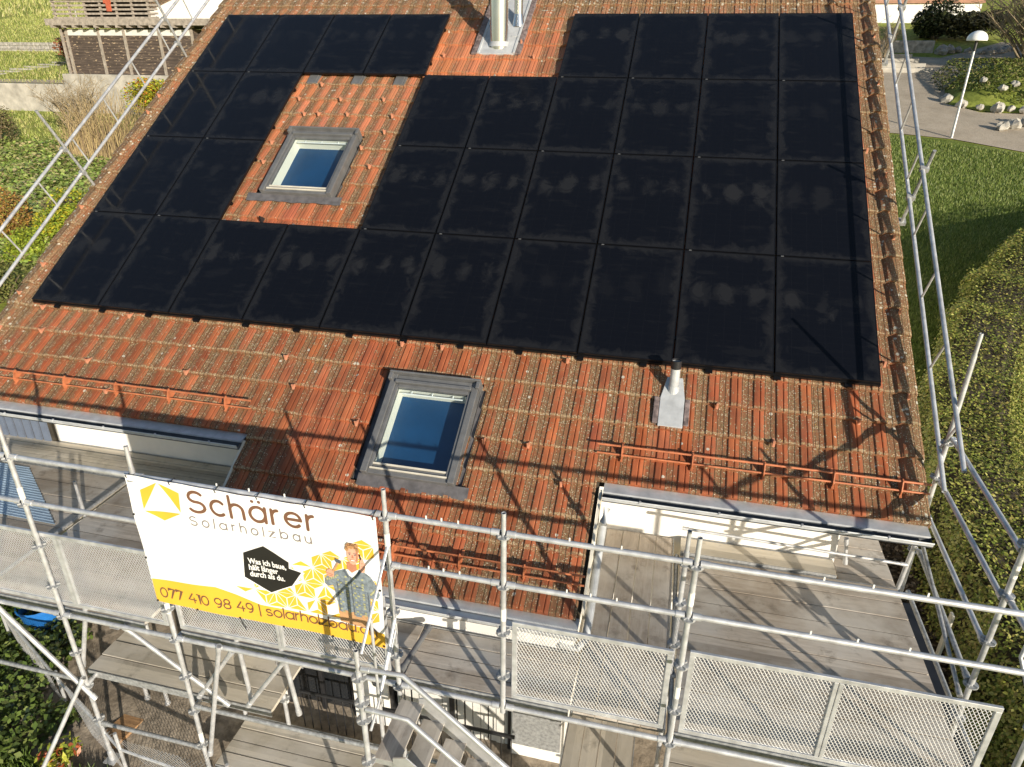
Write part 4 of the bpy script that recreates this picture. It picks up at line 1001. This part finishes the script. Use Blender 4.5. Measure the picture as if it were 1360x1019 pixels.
def bare_bush(name, label, x, y, h, w, n, mat, seed, droop=.0, r0=.018, cat='shrub'):
    z = gz(x, y); t = thing(name, label, cat, (x, y, z)); g_ = random.Random(seed)
    mb = MB(); tw = MB()
    for k in range(n):
        a = g_.uniform(0, 6.28); sp = g_.uniform(.1, 1)**.7; hh = h*g_.uniform(.6, 1)*(1-.25*sp)
        b0 = Vector((x+g_.uniform(-.2, .2)*w*.5, y+g_.uniform(-.2, .2)*w*.5, z-.05)); tip = Vector((x+math.cos(a)*w*sp*.5, y+math.sin(a)*w*sp*.5, z+hh))
        m1 = b0.lerp(tip, .5) + Vector((g_.uniform(-.1, .1), g_.uniform(-.1, .1), hh*.12))
        mb.tube([b0, m1, tip], [r0, r0*.65, r0*.2], 5, cap=False)
        for q in range(6):
            f = g_.uniform(.35, .95); s = b0.lerp(tip, f) if f > .5 else b0.lerp(m1, f*2)
            e = s + Vector((g_.uniform(-1, 1), g_.uniform(-1, 1), g_.uniform(.2, 1.1)-droop)).normalized()*h*g_.uniform(.12, .28)
            tw.tube([s, s.lerp(e, .5)+Vector((0, 0, .02*h)), e], [r0*.42, r0*.3, r0*.15], 4, cap=False)
            for _ in range(2):
                e2 = s.lerp(e, .6) + Vector((g_.uniform(-1, 1), g_.uniform(-1, 1), g_.uniform(0, 1))).normalized()*h*.1
                tw.tube([s.lerp(e, .6), e2], [r0*.25, r0*.12], 4, cap=False)
    mb.build('stem', M[mat], t); tw.build('twig', M[mat], t); return t

# the clipped hedge on the right
HC = [(21.5, 12.2), (19.0, 10.9), (17.2, 9.5), (16.0, 7.9), (15.05, 6.2), (14.25, 4.2), (13.80, 2.6), (13.62, 1.0), (13.65, -.6), (13.9, -2.4), (14.6, -4.2)]
def cr(P, t):
    n = len(P)-1; f = t*n; i = min(int(f), n-1); f -= i
    p = [Vector(P[max(0, min(n, i+k))]) for k in (-1, 0, 1, 2)]
    return .5*((2*p[1]) + (-p[0]+p[2])*f + (2*p[0]-5*p[1]+4*p[2]-p[3])*f*f + (-p[0]+3*p[1]-3*p[2]+p[3])*f**3)
hed = thing('hedge', 'long clipped curving green hedge beside the lawn right of the house', 'hedge', (15, 5, gz(15, 5)))
HW, HH = .62, 1.5
mb = MB(); ns = 60; prof = [(-.9, 0), (-1, .4), (-.92, .85), (-.55, .97), (.55, .97), (.92, .85), (1, .4), (.9, 0)]
cen = [cr(HC, i/ns) for i in range(ns+1)]; vs = []
for i, p in enumerate(cen):
    d = (cen[min(i+1, ns)]-cen[max(i-1, 0)]).normalized(); nx = Vector((d.y, -d.x))
    for a, b_ in prof: q = p+nx*a*(HW-.10); vs.append((q.x, q.y, gz(q.x, q.y)+b_*(HH-.10)))
k = len(prof); mb.add(vs, [(i*k+j, i*k+j+1, (i+1)*k+j+1, (i+1)*k+j) for i in range(ns) for j in range(k-1)])
mb.build('branches', M['soil'], hed)
pts = []; nr = []
for _ in range(110000):
    t = rng.random(); i = min(int(t*ns), ns-1); p = cen[i].lerp(cen[i+1], t*ns-i); d = (cen[i+1]-cen[i]).normalized(); nx = Vector((d.y, -d.x))
    s = rng.random()*3.6; bulge = .06*math.sin(p.x*3.1+p.y*2.3)+.05*math.sin(p.y*5.7)
    if s < 1.25: a, b_ = -1, s/1.25; nn = (-nx.x, -nx.y, .2)
    elif s < 2.35: a, b_ = (s-1.8)/.55, 1; nn = (0, 0, 1)
    else: a, b_ = 1, (s-2.35)/1.25; nn = (nx.x, nx.y, .2)
    rr_ = rng.normal(0, .05); q = p + nx*(a*(HW+bulge) + (rr_ if abs(a) == 1 else 0))
    zz = gz(q.x, q.y) + b_*(HH+bulge) + (rr_ if b_ == 1 else rng.normal(0, .02))
    if b_ > .9 and abs(a) == 1: zz -= .05
    pts.append((q.x, q.y, zz)); nr.append(nn)
leaf_mesh('foliage', pts, .050, [(.16, .20, .032), (.22, .25, .045), (.29, .30, .065), (.35, .34, .10), (.10, .135, .024), (.26, .22, .06)], M['leaf'], hed, up=.2, aspect=.62, nrm=np.array(nr)*.9)

# grass blades on the lawn near the house
def grass(name, n, x0, x1, y0, y1, size, cols, test=None):
    P = []
    while len(P) < n:
        x, y = rng.uniform(x0, x1), rng.uniform(y0, y1)
        if test and not test(x, y): continue
        P.append((x, y, gz(x, y)+size*.25))
    P = np.array(P); m = len(P); h = size*rng.uniform(.6, 1.4, (m, 1)); d = rng.normal(size=(m, 3)); d[:, 2] = 0; d /= np.linalg.norm(d, axis=1)[:, None]
    lean = rng.normal(0, .4, (m, 3)); lean[:, 2] = 1; w = size*.16
    v = np.stack([P-d*w-[0, 0, size*.25], P+d*w-[0, 0, size*.25], P+lean*h], 1).reshape(-1, 3)
    me = D.meshes.new(name); me.vertices.add(3*m); me.vertices.foreach_set('co', v.ravel()); me.loops.add(3*m); me.loops.foreach_set('vertex_index', np.arange(3*m, dtype=np.int32))
    me.polygons.add(m); me.polygons.foreach_set('loop_start', np.arange(0, 3*m, 3, dtype=np.int32)); me.update(calc_edges=True)
    cols = np.array(cols); c = cols[rng.integers(0, len(cols), m)]*(1+rng.uniform(-.25, .25, (m, 1))); c = np.repeat(np.concatenate([c, np.ones((m, 1))], 1), 3, 0)
    ca = me.color_attributes.new('tint', 'FLOAT_COLOR', 'POINT'); ca.data.foreach_set('color', c.ravel()); me.materials.append(M['leaf'])
    o = D.objects.new(name, me); COL.objects.link(o); return tag(o, kind='stuff')
def lawn_test(x, y):
    if y > 20.9-(x-16)*.42: return False
    return not (y < 6 and x < 13.1)
grass('grass', 150000, 12.2, 23, 1.0, 21, .062, [(.125, .18, .032), (.175, .23, .048), (.25, .28, .085), (.095, .145, .025)], lawn_test)
grass('far_meadow_grass', 40000, -120, -13, 60, 170, .32, [(.30, .32, .09), (.36, .36, .12), (.40, .36, .16), (.24, .28, .07)], lambda x, y: -1.35*y < x < -.45*y)
grass('meadow_grass', 70000, -60, -13, 19, 75, .13, [(.28, .32, .075), (.34, .35, .105), (.40, .36, .15), (.22, .27, .06)], lambda x, y: not (-28 < x and 29.5 < y < 37) and not (29.8 < y < 30.6) and x < -.55*y)

# ground cover: ivy on the left slope, leaf litter on the right
def cover(name, n, poly_test, x0, x1, y0, y1, size, cols, hgt=.15, mat='leaf'):
    P = []
    while len(P) < n:
        x, y = rng.uniform(x0, x1), rng.uniform(y0, y1)
        if poly_test(x, y): P.append((x, y, gz(x, y) + rng.uniform(.02, hgt)*(1+.6*math.sin(x*1.3)*math.sin(y*1.1))))
    return tag(leaf_mesh(name, P, size, cols, M[mat], up=.9, aspect=.7), kind='stuff')
IV = [(.20, .28, .06), (.26, .33, .08), (.15, .22, .045), (.31, .34, .11), (.34, .29, .14)]
cover('ground_cover', 42000, lambda x, y: 9 < y < 22.6 and -1.02*y-3.5 < x < -.62*y-1, -28, -6, 9, 23, .17, IV, .35)
cover('leaf_litter', 9000, lambda x, y: True, 11.5, 13.1, -3, 6.3, .07, [(.10, .075, .05), (.16, .12, .08), (.22, .18, .13), (.06, .045, .03)], .05)
cover('ivy', 15000, lambda x, y: x < 2.6 - (y+3.0)*-.55 and not (x > 1.75 and y > -3.1) and y < -1.9-.28*(x-.3)+.25, -1.5, 3.2, -5.4, -1.6, .085, [(.075, .115, .025), (.105, .15, .032), (.14, .17, .05), (.055, .08, .022)], .28, 'gloss_leaf')
grass('front_grass', 14000, .8, 3.4, -5.6, -3.7, .10, [(.11, .18, .025), (.15, .21, .04), (.08, .13, .02)], lambda x, y: y < -3.6-.35*(2.2-x))

# shrubs on the left
YB = [(.34, .32, .02), (.42, .36, .03), (.26, .30, .03), (.18, .22, .025)]; OR = [(.30, .15, .04), (.36, .22, .05), (.22, .13, .05), (.26, .26, .05)]
shrub('shrub', 'bright yellow leaved shrub behind the left roof edge, below the barn', 'shrub', -18.6, 26.5, (1.75, 1.3, 1.5), 6500, .15, YB + [(.40, .16, .03)], seed=2)
shrub('shrub', 'yellow green shrub beside the lower left roof edge', 'shrub', -10.2, 11.0, (1.1, 1.5, 1.05), 7000, .105, YB[1:]+[(.20, .28, .03)], seed=3)
shrub('shrub', 'yellow green low shrub next to the timber board', 'shrub', -10.6, 9.3, (.8, .9, .65), 3000, .10, YB[2:]+[(.20, .28, .03)], seed=13)
shrub('shrub', 'rust orange autumn shrub at the left photo edge', 'shrub', -12.4, 11.0, (1.1, 1.0, .95), 4200, .10, OR, seed=4)
shrub('shrub', 'dull brown shrub between the orange shrub and the ground cover', 'shrub', -11.9, 12.6, (1.0, .8, .6), 2600, .10, [(.20, .15, .08), (.24, .19, .09), (.15, .14, .06)], seed=14)
shrub('shrub', 'red brown leafed shrub at the left corner of the barn', 'shrub', -32.2, 37.0, (1.6, 1.2, 1.25), 3200, .22, [(.30, .12, .06), (.36, .16, .08), (.24, .10, .05)], seed=5)
shrub('shrub', 'dark brown twiggy shrub cut by the left photo edge', 'shrub', -24.5, 22.0, (1.2, 1.2, 1.2), 1800, .14, [(.14, .11, .05), (.18, .14, .07), (.10, .10, .04)], seed=6)
shrub('shrub', 'olive green shrub at the lower left roof corner', 'shrub', -8.9, 6.9, (1.1, 1.4, .75), 4500, .09, [(.14, .15, .04), (.10, .12, .03), (.20, .19, .06)], seed=7)
bare_bush('bare_bush', 'leafless grey bush in front of the concrete retaining wall', -21.5, 24.2, 3.6, 4.4, 46, 'pale_twig', 8, r0=.030)
t = thing('ornamental_grass', 'tall tan clump of dry reeds behind the left girder', 'plant', (-16.6, 20.6, gz(-16.6, 20.6))); mb = MB()
for k in range(520):
    a = random.uniform(-1.9, 1.9); b_ = random.uniform(-.9, .9); x, y = -16.6+a, 20.6+b_; z = gz(x, y); h = random.uniform(1.6, 3.3)*(1-.12*abs(a))
    mb.tube([(x, y, z), (x+random.gauss(0, .12), y+random.gauss(0, .1), z+h*.6), (x+random.gauss(0, .35)+a*.15, y+random.gauss(0, .3), z+h)], [.016, .012, .004], 4, cap=False, mi=k % 2)
mb.build('stem', [simple('reed', (.36, .27, .12), .8, 0, .3, 9), simple('brown_reed', (.20, .14, .07), .8, 0, .3, 9)], t)
# foreground left plants
shrub('shrub', 'glossy broad leaved evergreen shrub at the lower left photo edge', 'shrub', .05, -2.35, (.75, .6, .62), 1500, .13, [(.10, .19, .025), (.16, .26, .035), (.23, .34, .055), (.07, .13, .02)], 'gloss_leaf', seed=9, asp=.42)
shrub('shrub', 'red tipped yellow green shrub under the scaffold, lower left', 'shrub', 2.72, -3.72, (.32, .26, .30), 420, .095, [(.20, .24, .03), (.30, .30, .04), (.36, .09, .03), (.14, .18, .03)], 'gloss_leaf', seed=10, asp=.40)
# right side shrubs
shrub('shrub', 'dark rounded evergreen bush below the white wall', 'shrub', 21.0, 36.6, (1.5, 1.3, 1.15), 5200, .16, [(.030, .040, .014), (.045, .055, .018), (.025, .03, .012)], seed=11)
shrub('shrub', 'low dark spreading bush at the bend of the road', 'shrub', 22.6, 36.4, (2.0, 1.2, .9), 4600, .17, [(.035, .036, .014), (.05, .048, .02), (.028, .03, .012)], seed=12)
bare_bush('bare_bush', 'large leafless brown bush on the stony mound, upper right', 23.6, 29.2, 5.0, 6.4, 170, 'pale_twig', 21, r0=.040)
bare_bush('bare_bush', 'second leafless bush cut off by the right photo edge', 26.4, 30.5, 5.2, 5.4, 110, 'pale_twig', 22, r0=.040)
bare_bush('bare_bush', 'thin dry brown bush at the top of the right roof edge', 17.6, 31.8, 2.2, 2.0, 30, 'pale_twig', 23, r0=.02)
shrub('shrub', 'bright green leafy plant growing beside the right scaffold corner', 'shrub', 13.35, -1.25, (.6, .8, .7), 900, .14, [(.20, .27, .04), (.27, .32, .06), (.12, .18, .025)], 'gloss_leaf', seed=30, asp=.4)
shrub('shrub', 'red brown dry shrub outside the right scaffold corner', 'shrub', 14.1, -3.0, (.7, .7, .8), 1300, .11, [(.20, .09, .045), (.15, .08, .04), (.25, .14, .06)], 'leaf', seed=31, asp=.4)

# grassy mound with stones
mb = MB(); MO = [(18.95, 24.8), (19.9, 23.95), (21.4, 23.75), (26, 22.4), (29, 26), (26.5, 31.5), (22.4, 30.6), (20.5, 28.8), (19.4, 26.9)]
cx, cy = 23, 27; rings = [(1, .03), (.93, .25), (.75, .55), (.45, .8), (0.02, .9)]; k = len(MO)
vs = [(cx+(x-cx)*s, cy+(y-cy)*s, gz(cx+(x-cx)*s, cy+(y-cy)*s)+h+(.08*math.sin(i*2.1+s*9) if s < 1 else 0)) for s, h in rings for i, (x, y) in enumerate(MO)]
mb.add(vs, [(r*k+i, r*k+(i+1) % k, (r+1)*k+(i+1) % k, (r+1)*k+i) for r in range(len(rings)-1) for i in range(k)])
tag(mb.build('mound', M['turf'], smooth=True), kind='structure')
def mz(x, y):
    s = max(abs(x-cx)/4.2, abs(y-cy)/3.4); return gz(x, y)+np.interp(min(s, 1), [0, .45, .75, .93, 1], [.9, .8, .55, .25, .03])
P = []
while len(P) < 9000:
    x, y = rng.uniform(18.9, 27), rng.uniform(23, 31)
    if (abs(x-cx)/4.2)**2+(abs(y-cy)/3.4)**2 < 1: P.append((x, y, mz(x, y)+.06))
tag(leaf_mesh('mound_plants', P, .16, [(.10, .13, .025), (.15, .18, .035), (.20, .18, .07), (.07, .09, .02)], M['leaf'], up=.4, aspect=.3), kind='stuff')
def rock(name, label, x, y, z, r, seed, mat, group, sq=(1, 1, .8)):
    g_ = np.random.default_rng(seed); mb = MB(); n, m = 9, 6; vs = []; ph = g_.uniform(0, 6, 6)
    for j in range(m+1):
        for i in range(n):
            a = 2*math.pi*i/n; b_ = math.pi*(j/m-.5); d = 1+.22*math.sin(2*a+ph[0])*math.cos(b_*2+ph[1])+.15*math.sin(3*a+ph[2]+b_*2)+g_.normal(0, .06)
            vs.append((x+r*sq[0]*d*math.cos(b_)*math.cos(a), y+r*sq[1]*d*math.cos(b_)*math.sin(a), z+r*sq[2]*d*math.sin(b_)))
    mb.add(vs, [(j*n+i, j*n+(i+1) % n, (j+1)*n+(i+1) % n, (j+1)*n+i) for j in range(m) for i in range(n)])
    o = mb.build(name, M[mat]); return tag(o, label, 'stone', group)
ed = [(18.9, 24.9), (19.35, 24.35), (19.85, 23.9), (20.3, 23.8), (20.75, 23.75), (21.2, 23.65), (21.7, 23.6), (22.2, 23.4), (22.8, 23.2)]
for i, (x, y) in enumerate(ed):
    rock('stone', 'pale rounded stone edging the foot of the grassy mound', x+random.uniform(-.1, .1), y+random.uniform(0, .3), gz(x, y)+.18, random.uniform(.13, .25), 40+i, 'whitestone', 'stones edging the mound')
for i, (x, y) in enumerate([(20.6, 24.6), (21.1, 24.9), (21.6, 24.4), (20.2, 25.6), (22.2, 24.7)]):
    rock('stone', 'pale stone lying on the grass slope of the mound', x, y, mz(x, y)+.1, random.uniform(.12, .20), 60+i, 'whitestone', 'stones on the mound')
for i, (x, y, r) in enumerate([(19.9, 21.7, .22), (20.35, 21.95, .26), (20.95, 22.3, .36)]):
    rock('stone', ['flat white stone nearest the lamp at the road edge', 'grey stone between two others at the road edge', 'tall squarish stone at the road edge by the right photo edge'][i], x, y, gz(x, y)+.15, r, 70+i, 'whitestone', None, (1, .8, .7))
for i in range(9):
    x = 20.6 + i*.42; y = 33.4 + .3*math.sin(i); rock('stone', 'dark edge stone along the far side of the road', x, y+.2*i*.3, gz(x, y)+.12, random.uniform(.18, .32), 80+i, 'stone', 'stones along the far road edge')
mb = MB()
for i in range(4): x, y = 18.2, 29.6+i*.9; mb.box((x-1.3, y, gz(x, y)-.2), (x+1.2-.1*i, y+.85, gz(x, y)+.22))
tag(mb.build('garden_steps', M['concrete'], bevel=.02), 'grey stone garden steps beside the upper end of the right roof edge', 'steps')
mb = MB(); mb.box((17.5, 33.6, gz(18, 33.6)-.3), (20.3, 34.1, gz(18, 33.6)+.55)); tag(mb.build('low_wall', M['stone'], bevel=.03), 'low grey stone wall below the dark bushes', 'wall')
# white wall with red coping, far right
ww = thing('white_wall', 'long white rendered garden wall with red brown coping, upper right', 'wall', (21, 41, gz(21, 41)))
mb = MB(); mb.box((15, 41, 3.5), (24.2, 41.4, 6.15)); mb.build('wall', M['white_wall'], ww)
mb = MB(); mb.box((14.9, 40.85, 6.152), (24.3, 41.5, 6.33)); mb.build('coping', simple('terracotta_coping', (.38, .20, .13), .8, 0, .15, 4), ww)
mb = MB(); mb.box((16, 44, 5), (25, 44.4, 8.6)); mb.build('upper_wall', M['white_wall'], ww)
# street lamp
lx, ly = 18.06, 20.7; lz = gz(lx, ly); lp = thing('street_lamp', 'slim white mushroom headed lamp at the edge of the lawn', 'street lamp', (lx, ly, lz))
mb = MB(); mb.tube([(lx, ly, lz-.05), (lx, ly, lz+2.85)], [.045, .035], 12); mb.build('pole', M['galv'], lp, smooth=True)
mb = MB(); mb.tube([(lx, ly, lz+2.75), (lx, ly, lz+3.08)], .05, 12); mb.build('lamp_socket', M['plastic_black'], lp, smooth=True)
mb = MB(); n = 24; pr = [(.30, 3.07), (.31, 3.10)] + [(.31*math.cos(t), 3.10+.27*math.sin(t)) for t in np.linspace(.12, 1.5, 8)]
vs = [(lx+r*math.cos(2*math.pi*i/n), ly+r*math.sin(2*math.pi*i/n), lz+z) for r, z in pr for i in range(n)]
mb.add(vs, [(j*n+i, j*n+(i+1) % n, (j+1)*n+(i+1) % n, (j+1)*n+i) for j in range(len(pr)-1) for i in range(n)]); mb.add(vs[-n:], [tuple(range(n))]); mb.add(vs[:n], [tuple(range(n))[::-1]])
mb.build('lamp_shade', M['lamp_white'], lp, smooth=True)

# ---------------------------------------------------------------- barn, walls, field on the left
rw = MB(); rw.box((-70, WY-.25, -3), (-27.3, WY+.2, 1.50)); rw.box((-27.3, WY-.32, -3), (-9, WY+.2, 2.08))
tag(rw.build('retaining_wall', M['concrete'], bevel=.03), 'long pale weathered concrete retaining wall below the barn', 'wall')
bn = thing('barn', 'dark weathered timber barn on the concrete wall, upper left', 'barn', (-22, WY+1, 2.1))
BX0, BX1, bz0, bz1 = -26.9, -18.2, 2.085, 4.45; byf = WY-.05
mb = MB(); mb.box((BX0, byf, bz0), (BX1, byf+.1, bz1)); mb.box((BX0, byf+.1, bz0), (BX0+.1, byf+6, bz1)); mb.box((BX1-.1, byf+.1, bz0), (BX1, byf+6, bz1)); mb.build('board_wall', M['barnwood'], bn)
for x in (BX0-.02, BX0+.30, -24.4, -22.7, -20.4, BX1-.12):
    mb = MB(); mb.box((x, byf-.10, bz0), (x+.13, byf-.002, bz1+.1)); mb.build('post', M['old_timber'], bn)
mb = MB(); mb.box((BX0+.45, byf-.03, 4.12), (BX1-.1, byf-.003, 4.42)); mb.build('light_strip', M['curtain'], bn)
mb = MB(); mb.box((BX0-.35, byf-.65, 4.62), (BX1+3, byf+6, 4.95)); mb.build('eave_board', M['old_timber'], bn)
mb = MB()
for x in np.arange(BX0, BX1+.1, .72): mb.box((x, byf-.68, 4.50), (x+.12, byf+.1, 4.618))
mb.build('rafter_row', M['old_timber'], bn)
mb = MB()
for i in range(6): mb.box((BX0-.55, byf+.25, 4.98+i*.21), (BX1-2.2, byf+.30, 5.08+i*.21))
for x in np.arange(BX0-.5, BX1-2.2, 1.05): mb.box((x, byf+.31, 4.96), (x+.10, byf+.40, 6.15))
mb.build('open_slats', M['old_timber'], bn)
mb = MB(); mb.box((BX0-.3, byf+2.5, 4.96), (BX1-2.3, byf+2.6, 6.2)); mb.build('back_wall', M['soil'], bn)
mb = MB(); mb.box((BX0-.8, byf-.1, 6.03), (BX1-1.9, byf+6, 6.16)); mb.build('roof_edge', M['red_eave'], bn)
mb = MB(); mb.box((-23.6, byf+.12, 5.35), (-23.35, byf+.24, 5.95)); mb.box((-23.75, byf+.15, 5.75), (-23.3, byf+.22, 5.95)); tag(mb.build('red_jacket', M['red_eave']), 'red cloth hanging on the open slats of the barn', 'cloth')
wb = thing('white_building', 'white rendered building rising behind the barn, top left', 'building', (-18, 33, 2.2))
mb = MB(); mb.box((-21.9, 31.6, 5.0), (-15.6, 38, 9.5)); mb.box((-21.2, 31.3, 4.96), (-15.7, 31.598, 5.25)); mb.build('wall', M['white_wall'], wb)
mb = MB(); mb.box((-15.55, 31.7, 4.9), (-14.9, 38, 9.0)); mb.build('annex', simple('slate_cladding', (.16, .18, .21), .7), wb)
mb = MB()
for i in range(70):
    x = -60 + i*.42 + random.uniform(-.05, .05)
    for j in range(3): mb.box((x, 41.0+random.uniform(-.05, .05), gz(x, 41)-.1+j*.24), (x+.40, 41.5, gz(x, 41)+.13+j*.24))
tag(mb.build('dry_stone_wall', M['stone'], bevel=.03), 'low grey dry stone wall across the upper left meadow', 'wall')
mb = MB()
for i in range(9): x = -36.5+i*.42; y = 31.2+i*.78; mb.box((x-.9, y, gz(x, y)-.2), (x+.9, y+.74, gz(x, y)+.10))
tag(mb.build('stone_steps', M['stone'], bevel=.02), 'grey stone steps climbing the meadow left of the barn', 'steps')
sheet('path', [(-60, 30.6), (-27.5, 30.6), (-27.5, 31.5), (-60, 31.3)], M['asphalt'], .03)
for i, (x, y) in enumerate([(-53, 48.0), (-46.5, 53), (-42, 50), (-60, 50)]):
    mb = MB(); z = gz(x, y); mb.tube([(x, y, z-.1), (x+.05, y, z+1.5)], [.07, .06], 8); tag(mb.build('fence_post', M['whitestone']), 'thin pale fence post standing on the upper left meadow', 'post', 'fence posts on the meadow')
tag(MB().box((-10.95, 8.0, gz(-10.9, 8)-.1), (-10.55, 8.06, gz(-10.9, 8)+.95)).build('timber_board', M['old_timber']), 'upright grey timber board at the left photo edge', 'board')

# ---------------------------------------------------------------- odds and ends at the foot of the scaffold
fn = thing('wire_fence', 'wire mesh fence with a bent top rail at the foot of the scaffold', 'fence', (2, -3, -4.4))
Pf = [(.62, -2.35), (2.2, -3.05), (3.55, -3.62), (5.0, -3.66)]
mb = MB(); mb.tube([(x, y, -4.4+.72-.12*i) for i, (x, y) in enumerate(Pf)], .018, 8); mb.build('rail', M['galv'], fn)
for x, y in Pf: mb = MB(); mb.tube([(x, y, -4.45), (x, y, -3.66)], .02, 8); mb.build('post', M['galv'], fn)
mb = MB()
for (x0, y0), (x1, y1) in zip(Pf[:-1], Pf[1:]):
    L = math.hypot(x1-x0, y1-y0); n = int(L/.05); h = .62
    for i in range(-int(h/.05), n):
        for sgn in (1, -1):
            a = i*.05 if sgn > 0 else i*.05+h; b_ = i*.05+h if sgn > 0 else i*.05; za, zb = -4.36, -4.36+h
            ta, tb = a/L, b_/L
            if not (0 <= ta <= 1 and 0 <= tb <= 1): continue
            mb.tube([(x0+(x1-x0)*ta, y0+(y1-y0)*ta, za), (x0+(x1-x0)*tb, y0+(y1-y0)*tb, zb)], .0028, 3, cap=False)
mb.build('mesh', M['galv'], fn)
mb = MB(); n = 20; pr = [(.24, 0), (.27, .30), (.30, .32), (.28, .34), (.24, .06), (0.01, .05)]
vs = [(.80+r*math.cos(2*math.pi*i/n), -1.95+r*math.sin(2*math.pi*i/n), gz(.8, -1.95)+z) for r, z in pr for i in range(n)]
mb.add(vs, [(j*n+i, j*n+(i+1) % n, (j+1)*n+(i+1) % n, (j+1)*n+i) for j in range(len(pr)-1) for i in range(n)])
tag(mb.build('tub', M['blue_plastic'], smooth=True), 'blue plastic tub on the ground behind the scaffold, lower left', 'tub')
def board(label, c, ang, L, W):
    d = Vector((math.cos(ang), math.sin(ang), 0)); n = Vector((-d.y, d.x, 0)); o = Vector(c)-d*L/2-n*W/2
    tag(MB().obox(o, d*L, n*W, Vector((0, 0, .045))).build('timber_plank', M['new_board'], bevel=.004), label, 'plank')
board('orange brown plank lying under the scaffold base plates', (3.12, -2.9, -4.34), 1.35, .95, .30); board('orange brown plank beside the blue tub', (1.05, -2.2, -4.2), 1.1, .6, .16)
tag(MB().obox((12.68, -.70, -3.6), (.03, 0, 0), (.0, .085, 0), (.02, .03, 1.05)).build('marker_stake', M['cream'], bevel=.006), 'pale marker stake in the bed beside the right scaffold', 'stake')
tag(MB().box((12.6, 4.6, gz(12.7, 4.7)+.02), (13.35, 5.0, gz(12.7, 5)+.12)).box((12.9, 5.2, gz(12.9, 5.3)+.02), (13.7, 5.5, gz(12.9, 5.4)+.13)).build('slab', M['concrete'], bevel=.01), 'grey stone slab on the ground between house and hedge', 'slab')

# ---------------------------------------------------------------- light, sky, camera
w = D.worlds.new('World'); SC.world = w; w.use_nodes = True; nt = w.node_tree; bg = nt.nodes['Background']
sky = nt.nodes.new('ShaderNodeTexSky'); sky.sky_type = 'NISHITA'; sky.sun_disc = False
sky.sun_elevation = math.asin(SUN.z); sky.sun_rotation = math.atan2(SUN.x, SUN.y); sky.altitude = 500; sky.air_density = 1.0; sky.dust_density = .6; sky.ozone_density = 1.0
nt.links.new(sky.outputs[0], bg.inputs[0]); bg.inputs[1].default_value = .105
ld = D.lights.new('sun', 'SUN'); ld.energy = 5.0; ld.angle = math.radians(.53); ld.color = (1.0, .90, .76)
lo = D.objects.new('sun', ld); COL.objects.link(lo); lo.rotation_euler = SUN.to_track_quat('Z', 'Y').to_euler()
cam = D.cameras.new('camera'); co = D.objects.new('camera', cam); COL.objects.link(co); SC.camera = co
cam.sensor_width = 36; cam.lens = 24.588; cam.clip_start = .1; cam.clip_end = 1500
RM = Matrix(((0.97245977, -0.10668802, 0.20721890), (0.23290527, 0.41132355, -0.88123100), (0.00878277, 0.90522406, 0.42484381))).to_4x4()
co.matrix_world = Matrix.Translation((9.12168, -7.90264, 3.30113)) @ RM
vs_ = SC.view_settings; vs_.view_transform = 'Standard'; vs_.look = 'None'; vs_.exposure = .47; vs_.gamma = 1; vs_.use_curve_mapping = False
